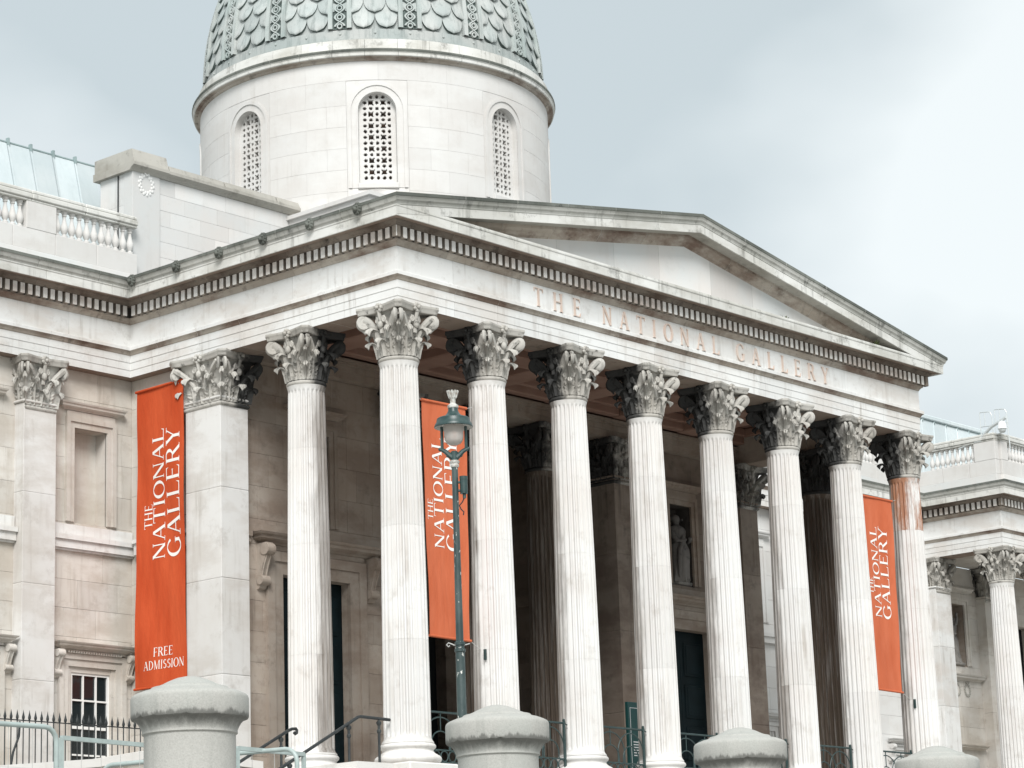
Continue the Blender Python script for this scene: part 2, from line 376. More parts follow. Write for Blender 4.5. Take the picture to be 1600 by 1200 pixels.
# ---- fluted shaft drums
def shaft_r(z): t = z/8.62; return 0.527-0.097*(t**1.55)
NFL = 24
def flute_ring(z, depth):
    R = shaft_r(z); out = []
    if z < 0.10: R += 0.05*(1-z/0.10)**2
    if z > 8.50: R += 0.03*((z-8.50)/0.12)**2
    for k in range(NFL):
        a0 = 2*pi*k/NFL; w = 2*pi/NFL
        for q in range(6):
            f = 0.13+0.74*q/5
            d = math.sin(pi*(q/5.0)) if 0 < q < 5 else 0
            a = a0+w*f; r = R-depth*0.064*R/0.5*d
            out.append((r*math.cos(a), r*math.sin(a), z))
    return out
def drum_mesh(z0, z1):
    zs = [z0+0.0015, z1-0.0015]
    if z0 == 0: zs += [0.03, 0.06, 0.10, 0.13, 0.155, 0.18, 0.21, 0.25]
    if z1 > 8.5: zs += [8.28, 8.34, 8.40, 8.44, 8.47, 8.49, 8.51, 8.55]
    zs += [z0+(z1-z0)*k/3 for k in (1, 2)]
    zs = sorted(z for z in set(zs) if z0 < z < z1+1e-6)
    mb = MB(); n = NFL*6; vs = []
    for z in zs:
        d = 1.0
        if z < 0.25: d = 0 if z < 0.11 else math.sqrt(max(0, 1-((0.25-z)/0.14)**2))
        if z > 8.34: d = 0 if z > 8.5 else math.sqrt(max(0, 1-((z-8.34)/0.16)**2))
        vs += flute_ring(z, d)
    fs = [(i*n+k, i*n+(k+1) % n, (i+1)*n+(k+1) % n, (i+1)*n+k) for i in range(len(zs)-1) for k in range(n)]
    fs += [tuple(range(n))[::-1], tuple((len(zs)-1)*n+k for k in range(n))]
    return mb.add(vs, fs).mesh('stone_column', 32, 'fluted_drum')
DRUMS = [drum_mesh(a, b) for a, b in ((0, 2.25), (2.25, 4.82), (4.82, 7.1), (7.1, 8.62))]
mb = MB()
mb.lathe([(0.0, 0.0), (0.575, 0.0), (0.585, -0.03), (0.57, -0.045)], 48)
mb.lathe([(0.57, -0.045), (0.60, -0.055), (0.622, -0.085), (0.625, -0.11), (0.612, -0.14), (0.585, -0.155), (0.575, -0.17), (0.565, -0.19), (0.57, -0.215), (0.60, -0.25), (0.635, -0.275), (0.66, -0.285), (0.665, -0.30),
          (0.70, -0.31), (0.735, -0.345), (0.745, -0.385), (0.735, -0.425), (0.70, -0.465), (0.66, -0.49), (0.60, -0.5)], 48)
BASE = mb.mesh('stone_column', 40, 'column_base')

# ---- Corinthian capital
def bell(z): t = max(0, min(1, z/1.05)); return 0.415+0.01*t+0.10*t**4
def capital_mesh(square=False, sy=1.0, name='capital'):
    mb = MB()
    def mp(r, th, z):
        k = 1.0
        if square:
            kk = 1/max(abs(math.cos(th)), abs(math.sin(th))); f = max(0, min(1, (0.86-r)/0.36)); k = 1+(kk-1)*f
        return (r*k*math.cos(th), r*k*math.sin(th)*sy, z)
    nb = 48
    prof = [(0.44, -0.10), (0.455, -0.085), (0.475, -0.06), (0.478, -0.03), (0.46, 0.0), (0.435, 0.01)]+[(bell(z), z) for z in (0.05, 0.3, 0.6, 0.8, 0.92, 1.0, 1.05)]+[(0.0, 1.05)]
    vs = [mp(r, 2*pi*i/nb+pi/nb*0, z) for i in range(nb) for r, z in prof]; m = len(prof)
    mb.add(vs, [(i*m+q, ((i+1) % nb)*m+q, ((i+1) % nb)*m+q+1, i*m+q+1) for i in range(nb) for q in range(m-1)])
    def leaf(th, z0, h, W, curl, off):
        nt, ns = 16, 8; vs = []
        for i in range(nt+1):
            t = i/nt
            if t < 0.68:
                u = t/0.68; z = z0+h*u*0.94; r = bell(z)+off+0.05*u**3
            else:
                u = (t-0.68)/0.32*pi*1.05; z = z0+h*0.94+curl*0.55*math.sin(u); r = bell(z0+h*0.94)+off+0.05+curl*(1-math.cos(u))*0.62
            lob = 1+0.20*math.sin(t*pi*9+0.6)*(0.35+t)
            w = W*(0.80+0.35*math.sin(pi*min(1, t*1.05)*0.8))*(1-0.72*max(0, t-0.62)/0.38)*lob
            for j in range(ns+1):
                s = -1+2*j/ns
                rib = 0.045*math.cos(s*pi*3.0)*(0.4+0.6*math.sin(pi*t))+0.022*(1-abs(s)*2 if abs(s) < 0.5 else 0)
                droop = -0.055*abs(s)**2*(1 if t > 0.6 else 0.35)
                vs.append(mp(r+rib+droop*0.6, th+s*w/(2*r), z-0.05*abs(s)**1.6*t+0.02*math.sin(s*9+t*20)*t))
        mb.add(vs, [(i*(ns+1)+j, i*(ns+1)+j+1, (i+1)*(ns+1)+j+1, (i+1)*(ns+1)+j) for i in range(nt) for j in range(ns)])
    for k in range(8):
        leaf(pi/4*k, 0.02, 0.33, 0.27, 0.17, 0.045)
        leaf(pi/4*k+pi/8, 0.02, 0.60, 0.26, 0.21, 0.035)
    for k in range(4):
        d = pi/4+pi/2*k
        leaf(d, 0.28, 0.44, 0.26, 0.20, 0.06)                      # leaf under each corner
        for sgn in (-1, 1):
            # corner volute: stalk, then a spiral hanging at the corner
            P = []
            for i in range(9):
                t = i/8; P.append((0.50+0.25*t**2.2, d+sgn*(0.44*(1-t)+0.075), 0.42+0.56*t-0.03*t*t))
            cx, cz, R0 = 0.775, 0.865, 0.128
            for i in range(26):
                u = i/25; a = pi/2*1.05-u*pi*3.6; R = R0*(1-0.78*u); P.append((cx+R*math.cos(a)*1.0, d+sgn*(0.075+0.03*u), cz+R*math.sin(a)))
            mb.tube([mp(*q) for q in P], [0.042+.004*i for i in range(9)]+[0.050-0.022*i/25 for i in range(26)], 6, flat=1.5)
            # inner helix towards the middle of the face
            e = d-sgn*pi/4*1.0; P = []
            for i in range(8):
                t = i/7; P.append((0.49+0.075*t, e+sgn*(0.36*(1-t)+0.20), 0.46+0.42*t))
            for i in range(18):
                u = i/17; a = u*pi*3.0; R = 0.078*(1-0.75*u)
                P.append((0.575, e+sgn*(0.20-R*math.sin(a)*1.3), 0.865+0.0+R*math.cos(a)))
            mb.tube([mp(*q) for q in P], [0.03]*8+[0.028-0.009*i/17 for i in range(18)], 6)
            leaf(d+sgn*0.30, 0.40, 0.30, 0.17, 0.10, 0.04)
        # flower on the middle of each side of the abacus
        e = pi/2*k
        for i in range(7):
            a = 2*pi*i/7; c = mp(0.63, e+0.075*math.cos(a)/0.6, 1.13+0.075*math.sin(a)); mb.ball(c, (0.05, 0.05, 0.05), 6, 4)
        c = mp(0.68, e, 1.13); mb.ball(c, 0.05, 8, 5)
        mb.tube([mp(0.53, e, 0.55), mp(0.56, e, 0.8), mp(0.62, e, 1.06)], [0.05, 0.04, 0.05], 6)
        mb.ball(mp(0.58, e, 0.74), (0.075, 0.075, 0.10), 8, 5)
    # concave abacus
    def outline(ext):
        pts = []
        for k in range(4):
            d = pi/4+pi/2*k; ca = 0.955+ext
            t0 = d-0.085; t1 = d+0.085
            pts += [(ca*math.cos(t0), ca*math.sin(t0)*sy), (ca*math.cos(t1), ca*math.sin(t1)*sy)]
            for i in range(1, 10):
                u = i/10; a = t1+(pi/2-0.17)*u
                x1, y1 = ca*math.cos(t1), ca*math.sin(t1); x2, y2 = ca*math.cos(t1+pi/2-0.17), ca*math.sin(t1+pi/2-0.17)
                e = d+pi/4; bul = 0.115*math.sin(pi*u)
                pts.append((x1+(x2-x1)*u-bul*math.cos(e), (y1+(y2-y1)*u-bul*math.sin(e))*sy))
        return pts
    L = [(outline(-0.06), 1.045), (outline(-0.035), 1.075), (outline(-0.03), 1.13), (outline(-0.005), 1.15), (outline(0), 1.165), (outline(0), 1.206)]
    n = len(L[0][0]); vs = [(x, y, z) for o, z in L for x, y in o]
    fs = [(i*n+k, i*n+(k+1) % n, (i+1)*n+(k+1) % n, (i+1)*n+k) for i in range(len(L)-1) for k in range(n)]
    fs += [tuple(range(n))[::-1], tuple((len(L)-1)*n+k for k in range(n))]
    mb.add(vs, fs)
    return mb.mesh('stone_capital', 50, name)
CAP = capital_mesh(); CAPSQ = capital_mesh(True, 1.0, 'pilaster_capital'); CAPANTA = capital_mesh(True, 1.42, 'anta_capital')

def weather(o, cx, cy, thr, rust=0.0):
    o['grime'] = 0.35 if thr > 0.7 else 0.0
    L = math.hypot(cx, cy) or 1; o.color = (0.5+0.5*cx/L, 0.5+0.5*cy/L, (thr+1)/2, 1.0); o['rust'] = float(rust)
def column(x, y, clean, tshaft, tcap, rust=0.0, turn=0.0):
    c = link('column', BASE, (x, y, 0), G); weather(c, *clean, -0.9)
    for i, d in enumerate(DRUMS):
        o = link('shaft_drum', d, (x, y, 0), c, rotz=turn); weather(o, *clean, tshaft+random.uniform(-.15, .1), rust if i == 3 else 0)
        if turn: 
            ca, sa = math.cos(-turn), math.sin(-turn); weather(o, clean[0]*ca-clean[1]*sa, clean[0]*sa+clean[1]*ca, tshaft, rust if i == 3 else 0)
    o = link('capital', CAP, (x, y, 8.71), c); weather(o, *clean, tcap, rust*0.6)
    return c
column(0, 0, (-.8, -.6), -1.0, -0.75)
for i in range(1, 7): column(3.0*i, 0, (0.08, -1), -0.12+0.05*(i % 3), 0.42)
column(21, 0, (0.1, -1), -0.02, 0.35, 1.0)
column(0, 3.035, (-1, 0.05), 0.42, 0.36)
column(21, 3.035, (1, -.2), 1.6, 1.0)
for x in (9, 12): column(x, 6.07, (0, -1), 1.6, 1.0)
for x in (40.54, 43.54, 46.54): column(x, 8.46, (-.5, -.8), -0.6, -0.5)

def pilaster(x0, x1, y0, y1, mat, cap, clean=(-.7, -.7), tcap=-0.6, capc=None):
    p = MB().cbox(x0-.07, x1+.07, y0-.07, y1, FLOOR, -0.18, .02).cbox(x0-.035, x1+.035, y0-.035, y1, -0.18, 0, .015).build('pilaster', mat, G, ((x0+x1)/2, y0, FLOOR))
    zs = [0, 2.1, 4.4, 6.6, 8.78]
    for a, b in zip(zs, zs[1:]): block('pilaster_stone', mat, x0, x1, y0, y1, a+.002, b-.002, p)
    cc = capc or ((x0+x1)/2, y0+0.44)
    o = link('capital', cap, (cc[0], cc[1], 8.71), p); weather(o, *clean, tcap)
    MB().cbox(x0-.05, x1+.05, y0-.05, y1, 8.785, 8.85, .02).build('neck_moulding', mat, p)
    return p
WP = (-3.74, -2.76)
pilaster(-0.44, 0.46, 5.56, 6.82, 'stone_pilaster', CAPANTA, (-1, 0), 0.05, (0.0, 6.18))
pilaster(5.56, 6.44, 5.56, 6.6, 'stone_inner_dark', CAPSQ, (0, -1), 0.9)
pilaster(14.56, 15.44, 5.56, 6.6, 'stone_inner_dark', CAPSQ, (0, -1), 0.9)
pilaster(20.56, 21.44, 5.56, 6.82, 'stone_inner_dark', CAPANTA, (0, -1), 0.9, (21.0, 6.18))
pilaster(WP[0], WP[1], 8.9, 9.6, 'stone_pilaster', CAPSQ, (-.3, -1), -0.7)
pilaster(-7.4, -6.42, 8.9, 9.6, 'stone_pilaster', CAPSQ, (-.3, -1), -0.7)
pilaster(23.76, 24.74, 8.9, 9.6, 'stone_pilaster', CAPSQ, (-.3, -1), -0.7)
pilaster(27.55, 28.45, 8.9, 9.6, 'stone_pilaster', CAPSQ, (-.3, -1), -0.7)
pilaster(40.1, 41.15, 11.02, 12.1, 'stone_entablature', CAPSQ, (-.7, -.7), -0.5)
pilaster(43.95, 44.95, 11.25, 12.1, 'stone_wall', CAPSQ, (-.3, -1), 0.6)

# ---- entablature: one run of mouldings round the whole front
PATH = [(-18, 9.34), (0, 9.34), (0, 0), (21, 0), (21, 9.34), (28.5, 9.34), (28.5, 11.9), (40.54, 11.9), (40.54, 8.46), (64, 8.46)]
SEG = []
for i in range(len(PATH)-1):
    A, B = Vector(PATH[i]), Vector(PATH[i+1]); u = (B-A).normalized(); SEG.append((A, u, Vector((u.y, -u.x)), (B-A).length))
def run_point(i, t, end, o):
    """point of the run on segment i at length t; end -1/+1 = mitre with the segment before/after"""
    A, u, n, L = SEG[i]
    if end < 0: return A + (n+SEG[i-1][2])*o if i > 0 else A + n*o
    if end > 0: return A + u*L + (n+SEG[i+1][2])*o if i < len(SEG)-1 else A + u*L + n*o
    return A + u*t + n*o
def run_stones(i, name, prof, mats, fm, length, parent, gap=0.006, phase=0.0, jitter=0.0):
    """cut the moulding of segment i into stones; prof = closed loop of (offset, z); fm = material index of each edge"""
    L = SEG[i][3]; cuts = []
    t = phase if phase else length
    while t < L-0.35*length:
        if t > 0.35*length: cuts.append(t+random.uniform(-jitter, jitter))
        t += length
    st = [None]+cuts+[None]; n = len(prof)
    for k in range(len(st)-1):
        a, b = st[k], st[k+1]; vs = []
        for (o, z) in prof:
            p = run_point(i, 0, -1, o) if a is None else run_point(i, a+gap/2, 0, o); vs.append((p.x, p.y, z))
        for (o, z) in prof:
            p = run_point(i, 0, 1, o) if b is None else run_point(i, b-gap/2, 0, o); vs.append((p.x, p.y, z))
        mb = MB()
        for q in range(n): mb.add([vs[q], vs[(q+1) % n], vs[n+(q+1) % n], vs[n+q]], [(0, 1, 2, 3)], fm[q])
        mb.add(vs[:n], [tuple(range(n))], 0); mb.add(vs[n:], [tuple(range(n))], 0)
        # merge the loose corners so that normals come out right
        key = {}; nv = []; mapi = []
        for v in mb.v:
            kk = (round(v[0], 4), round(v[1], 4), round(v[2], 4))
            if kk not in key: key[kk] = len(nv); nv.append(v)
            mapi.append(key[kk])
        mb.v = nv; mb.f = [tuple(mapi[q] for q in f) for f in mb.f]
        c = SEG[i][0]+SEG[i][1]*((a or 0)+(b if b is not None else L))/2
        mb.build(name, mats, parent, (c.x, c.y, prof[0][1]))
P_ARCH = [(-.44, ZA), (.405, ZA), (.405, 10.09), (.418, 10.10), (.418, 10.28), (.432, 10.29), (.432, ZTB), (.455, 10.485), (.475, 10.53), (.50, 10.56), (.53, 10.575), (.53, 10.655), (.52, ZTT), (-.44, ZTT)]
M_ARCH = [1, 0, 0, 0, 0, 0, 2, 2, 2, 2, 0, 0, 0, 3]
P_FRZ = [(-.44, ZTT+.003), (.44, ZTT+.003), (.44, ZF), (-.44, ZF)]
P_BED = [(-.3, ZF+.003), (.455, ZF+.003), (.465, 11.30), (.50, 11.345), (.545, 11.375), (.55, 11.405), (.53, 11.41), (.53, 11.675), (.665, 11.68), (.675, 11.72), (.72, 11.755), (.745, 11.795), (-.3, 11.795)]
P_COR = [(-.3, ZCB), (.93, ZCB), (.945, ZCB-.03), (.985, ZCB-.03), (.985, ZCT-.04), (1.0, ZCT-.03), (1.005, ZCT), (-.3, ZCT)]
P_SIM = [(-.3, ZCT+.003), (1.0, ZCT+.003), (1.012, 12.05), (1.045, 12.085), (1.06, 12.13), (1.075, 12.165), (1.09, 12.18), (1.10, 12.185), (1.10, ZS), (.95, ZS+.005), (-.3, ZS+.005)]
names = ['west wing', 'portico flank', 'portico front', 'portico east flank', 'east wing', 'east step', 'east wing back', 'pavilion flank', 'pavilion front']
ENT = {}
DENT = {}
for i in range(len(SEG)):
    A, u, n, L = SEG[i]
    # plain core behind the stones
    core = MB()
    pts = [run_point(i, 0, -1, -.42), run_point(i, 0, -1, .38), run_point(i, 0, 1, .38), run_point(i, 0, 1, -.42)]
    core.prism([(p.x, p.y) for p in pts], ZA+.02, ZS-.03, axis='z')
    mid = A+u*L/2
    e = core.build('entablature', 'stone_inner', G, (mid.x, mid.y, ZA)); ENT[i] = e
    far = i in (4, 5, 6)
    run_stones(i, 'architrave_stone', P_ARCH, ['stone_entablature', 'stone_soffit', 'stone_moulding', 'stone_inner'], M_ARCH, 3.0 if i not in (1, 2) else 1.5, e, 0.008, 1.5 if i == 2 else 0)
    run_stones(i, 'frieze_stone', P_FRZ, ['stone_entablature', 'stone_inner'], [1, 0, 0, 1], 2.3, e, 0.008, 1.7, 0.25)
    run_stones(i, 'bed_moulding_stone', P_BED, ['stone_moulding', 'stone_very_dark', 'stone_moulding_dark'], [0, 0, 0, 0, 0, 0, 1, 2, 2, 2, 2, 0, 0], 2.6, e, 0.006, 1.3, 0.3)
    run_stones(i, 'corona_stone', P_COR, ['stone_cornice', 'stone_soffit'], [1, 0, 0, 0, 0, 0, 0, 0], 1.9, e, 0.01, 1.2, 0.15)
    if i != 2: run_stones(i, 'sima_stone', P_SIM, ['stone_sima', 'stone_lichen'], [0, 0, 0, 0, 0, 0, 1, 1, 1, 0, 0], 1.9, e, 0.012, 0.9, 0.15)
    # dentils
    hk = 'h' if abs(u.x) > .5 else 'v'
    if (hk, n.x, n.y) not in DENT:
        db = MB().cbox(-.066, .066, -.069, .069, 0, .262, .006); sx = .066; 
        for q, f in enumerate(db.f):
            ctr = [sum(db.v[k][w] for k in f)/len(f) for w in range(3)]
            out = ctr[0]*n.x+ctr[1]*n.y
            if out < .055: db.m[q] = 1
        DENT[hk, n.x, n.y] = db.mesh(['stone_dentil', 'stone_dark_brown'], None, 'dentil')
    dm = DENT[hk, n.x, n.y]
    ext0 = 0.66 if (i > 0 and SEG[i-1][2].dot(u) < 0) else -0.66
    if i == 0: t0, t1 = L-6.5, L-0.66-.13
    else:
        inner0 = SEG[i-1][2].dot(u) > 0   # concave corner at the start
        inner1 = i < len(SEG)-1 and SEG[i+1][2].dot(u) < 0
        t0 = 0.80 if inner0 else -0.60
        t1 = L-0.80 if inner1 else L+0.60
        if i == len(SEG)-1: t1 = 8
    cnt = max(1, round((t1-t0)/0.2327))
    for k in range(cnt+1):
        t = t0+(t1-t0)*k/cnt; p = A+u*t+n*0.592
        link('dentil', dm, (p.x, p.y, 11.41), e)
# lion masks on the flank gutter
mb = MB(); mb.ball((0, 0, 0), (.10, .085, .115), 12, 8); mb.ball((0, -.085, -.03), (.055, .06, .05), 8, 6); mb.ball((0, -.13, -.01), .022, 6, 4)
for i in range(11):
    a = 2*pi*i/11; mb.ball((.10*math.cos(a), -.01, .115*math.sin(a)), (.04, .05, .045), 6, 4)
for sx in (-1, 1): mb.ball((sx*.045, -.075, .035), .025, 6, 4); mb.ball((sx*.085, -.02, .095), .03, 6, 4)
LION = mb.mesh('stone_lichen', 50, 'lion_mask')
for y in (8.09, 6.42, 4.87, 3.32, 1.73, 0.16): link('lion_mask', LION, (-1.075, y, 12.15), ENT[1], rotz=-pi/2)
for y in (0.16, 1.73, 3.32, 4.87, 6.42, 8.09): link('lion_mask', LION, (22.075, y, 12.15), ENT[3], rotz=pi/2)

# ---- serif capitals, drawn as strokes in a unit cap height (x right, z up)
def glyph(ch):
    """returns (list of convex polygons, advance width)"""
    T, t, sf, sh = 0.118, 0.05, 0.07, 0.036
    def v(x, w=T, z0=0, z1=1, s0=True, s1=True):
        o = [[(x, z0), (x+w, z0), (x+w, z1), (x, z1)]]
        if s0: o.append([(x-sf, z0), (x+w+sf, z0), (x+w+sf*.5, z0+sh), (x-sf*.5, z0+sh)])
        if s1: o.append([(x-sf*.5, z1-sh), (x+w+sf*.5, z1-sh), (x+w+sf, z1), (x-sf, z1)])
        return o
    def h(x0, x1, z, w=t): return [[(x0, z), (x1, z), (x1, z+w), (x0, z+w)]]
    def dg(x0, z0, x1, z1, w): return [[(x0, z0), (x0+w, z0), (x1+w, z1), (x1, z1)]]
    def tick(x, z, dx, dz): return [[(x, z), (x+dx, z), (x+dx, z+dz)]] if dx < 0 else [[(x, z), (x+dx, z), (x+dx, z+dz)]]
    def arc(cx, cz, rx, rz, a0, a1, wmax, wmin, n=14):
        o = []
        for i in range(n):
            q = []
            for a, s in ((a0+(a1-a0)*i/n, 0), (a0+(a1-a0)*(i+1)/n, 0)):
                w = wmin+(wmax-wmin)*abs(math.cos(a))
                q.append(((cx+rx*math.cos(a), cz+rz*math.sin(a)), (cx+(rx-w)*math.cos(a), cz+(rz-w*.8)*math.sin(a))))
            o.append([q[0][0], q[1][0], q[1][1], q[0][1]])
        return o
    if ch == 'I': return v(.09), .31
    if ch == 'H': return v(.09)+v(.60)+h(.2, .62, .5), .83
    if ch == 'T': return v(.30, s1=False)+h(.02, .715, 1-t)+[[(.02, 1-t), (.02, .78), (.06, 1-t)], [(.715, 1-t), (.675, 1-t), (.715, .78)]], .735
    if ch == 'L': return v(.09)+h(.2, .60, 0)+[[(.62, .25), (.55, t), (.60, 0)]], .64
    if ch == 'E': return v(.09)+h(.2, .56, 0)+h(.2, .54, 1-t)+h(.2, .46, .49)+[[(.60, .22), (.52, t), (.56, 0)], [(.54, 1), (.50, 1-t), (.56, .80)], [(.46, .60), (.43, .52), (.46, .42)]], .64
    if ch == 'F': return v(.09)+h(.2, .54, 1-t)+h(.2, .45, .47)+[[(.54, 1), (.50, 1-t), (.56, .78)], [(.45, .60), (.42, .50), (.45, .40)]], .59
    if ch == 'N': return v(.10, t)+v(.66, t, s0=False)+dg(.04, 1, .60, 0, .15), .82
    if ch == 'A': return dg(.07, 0, .36, 1, t)+dg(.62, 0, .34, 1, .14)+h(.19, .62, .33, .055)+h(0, .22, 0, sh)+h(.54, .84, 0, sh), .82
    if ch == 'O': return arc(.43, .5, .41, .52, 0, 2*pi, .14, .055, 28), .86
    if ch == 'G': return arc(.43, .5, .41, .52, rad(38), rad(318), .14, .055, 22)+v(.62, .125, .1, .44, False, True), .82
    if ch == 'C': return arc(.43, .5, .41, .52, rad(42), rad(318), .14, .055, 22), .78
    if ch == 'D': return v(.09)+arc(.28, .5, .48, .5, -pi/2, pi/2, .14, .06, 14)+h(.2, .30, 0)+h(.2, .30, 1-t), .82
    if ch == 'R': return v(.09)+arc(.36, .745, .26, .255, -pi/2, pi/2, .13, .055, 12)+h(.2, .37, 1-t)+h(.2, .37, .49)+dg(.60, 0, .32, .52, .15)+h(.60, .80, 0, sh), .74
    if ch == 'Y': return v(.30, T, 0, .48, True, False)+dg(.30, .46, .03, 1, .135)+dg(.37, .46, .60, 1, t)+h(0, .22, 1-sh, sh)+h(.52, .74, 1-sh, sh), .73
    if ch == 'M': return v(.10, t)+v(.78, T)+dg(.40, .0, .08, 1, .13)+dg(.42, 0, .79, 1, t), 1.02
    if ch == 'S': return arc(.30, .735, .235, .265, rad(35), rad(270), .12, .06, 14)+arc(.30, .27, .255, .27, rad(-145), rad(90), .12, .06, 14), .58
    return [], .32
def letters(text, height, track=0.06):
    """list of (char, polygons in metres, x offset) and total width"""
    out = []; x = 0
    for ch in text:
        ps, w = glyph(ch)
        if ps: out.append((ch, [[(a*height, b*height) for a, b in p] for p in ps], x*height))
        x += w+track
    return out, (x-track)*height
# frieze inscription: every letter a raised piece
L, w = letters('THE NATIONAL GALLERY', 0.46, 0.26)
words = [('THE', 4.32, 6.08), ('NATIONAL', 6.92, 11.75), ('GALLERY', 12.50, 16.80)]
for wd, xa, xb in words:
    ls, w = letters(wd, 0.46, 0.0)
    gapx = ((xb-xa)-w)/(len(wd)-1)
    x = xa
    for ch in wd:
        ps, adv = glyph(ch); mb = MB()
        for q, p in enumerate(ps): mb.prism([(a*.46, b*.46) for a, b in p], -.030-0.0004*q, .01)
        mb.build('letter', 'letter_gilt', ENT[2], (x, -EW, 10.725), local=True); x += adv*.46+gapx

# ---- pediment
KR = (14.193-12.26)/11.6
def zsima(x): return 12.26+KR*(x+1.1) if x <= 10.5 else 12.26+KR*(22.1-x)
# raking cornice profile: offset from the axis, height below the top of the gutter
P_RK = [(-.3, -.03), (-.3, -.74), (.40, -.74), (.43, -.70), (.47, -.68), (.50, -.62), (.56, -.585), (.60, -.53), (.605, -.46), (.94, -.46), (.95, -.485), (.991, -.485), (.991, -.275), (1.004, -.265), (1.006, -.24), (1.02, -.20), (1.055, -.165), (1.07, -.12), (1.09, -.085), (1.104, -.075), (1.104, .002), (.95, .007)]
FM_RK = [0, 2, 2, 2, 2, 2, 2, 2, 1, 0, 0, 0, 4, 4, 4, 4, 4, 4, 3, 3, 3, 0]
tymp = MB().prism([(-.2, ZCT-.1), (21.2, ZCT-.1), (21.2, zsima(21.2)-.55), (10.5, zsima(10.5)-.55), (-.2, zsima(-.2)-.55)], -.36, .3).build('pediment', 'stone_attic', G, (10.5, -.36, ZCT))
xs = [0.9, 3.0, 5.3, 7.55, 9.4, 11.6, 13.45, 15.7, 18.0, 20.1]
for a, b in zip(xs, xs[1:]):
    poly = [(a+.004, ZCT+.01), (b-.004, ZCT+.01), (b-.004, zsima(b)-.72)]+([(10.5, zsima(10.5)-.72)] if a < 10.5 < b else [])+[(a+.004, zsima(a)-.72)]
    MB().prism(poly, -.405, -.34).build('tympanum_stone', 'stone_attic', tymp)
def rake(x0, x1, lo, hi):
    """stone of the raking cornice between x0 and x1; lo/hi = ends at the flank mitre"""
    n = len(P_RK); vs = []
    for end, x in ((lo, x0), (hi, x1)):
        for o, dz in P_RK:
            xx = (-o if x < 10.5 else 21+o) if end else x
            vs.append((xx, -o, zsima(xx)+dz))
    mb = MB()
    mb.add(vs, [tuple(range(n)), tuple(range(2*n-1, n-1, -1))])
    for q in range(n): mb.f.append((q, (q+1) % n, n+(q+1) % n, n+q)); mb.m.append(FM_RK[q])
    mb.build('raking_cornice_stone', ['stone_cornice', 'stone_old_cap', 'stone_moulding', 'stone_lichen', 'stone_sima'], tymp)
cuts = [None, 1.25, 3.1, 5.0, 6.85, 8.7, 10.5]
for a, b in zip(cuts, cuts[1:]):
    rake(a+.005 if a is not None else 0, b-(.005 if b < 10.4 else 0), a is None, False)
    rake(21-b+(.005 if b < 10.4 else .0006), 21-a-.005 if a is not None else 21, False, a is None)
# weathering slope on the level cornice below the tympanum
MB().prism([(-.99, ZCT+.003), (-.985, ZCT+.05), (-.36, ZCT+.12), (-.36, ZCT+.003)], -.6, 21.6, axis='x').build('cornice_top', ['stone_cornice'], tymp)
MB().add([(-1.0, -.9, zsima(-1.0)-.05), (10.5, -.9, zsima(10.5)-.05), (10.5, 9.5, zsima(10.5)-.05), (-1.0, 9.5, zsima(-1)-.05), (22, -.9, zsima(22)-.05), (22, 9.5, zsima(22)-.05)],
         [(0, 1, 2, 3), (1, 4, 5, 2)]).build('portico_roof', 'roof_lead', G)

# ---- portico ceiling
ceil = MB().box(-.3, 21.3, -.3, 7.2, 10.98, 11.2).box(-.3, 21.3, 6.3, 7.3, 10.42, 10.98).build('ceiling', 'ceiling_coffer', G)
for i in range(8):
    x = 3.0*i; MB().cbox(x-.42, x+.42, .44, 5.56, 10.50, 10.975, .03).build('ceiling_beam', 'ceiling_paint', ceil)
for i in range(7):
    for y0, y1 in ((.445, .75), (2.66, 3.41), (5.25, 5.555)): MB().cbox(3*i+.425, 3*i+2.575, y0, y1, 10.52, 10.975, .03).build('ceiling_beam', 'ceiling_paint', ceil)
    for y0, y1 in ((.755, 2.655), (3.415, 5.245)):
        MB().cbox(3*i+.43, 3*i+.58, y0, y1, 10.72, 10.97, .03).cbox(3*i+2.42, 3*i+2.57, y0, y1, 10.72, 10.97, .03).cbox(3*i+.585, 3*i+2.415, y0, y0+.15, 10.72, 10.97, .03).cbox(3*i+.585, 3*i+2.415, y1-.15, y1, 10.72, 10.97, .03).build('coffer_moulding', 'ceiling_paint', ceil)

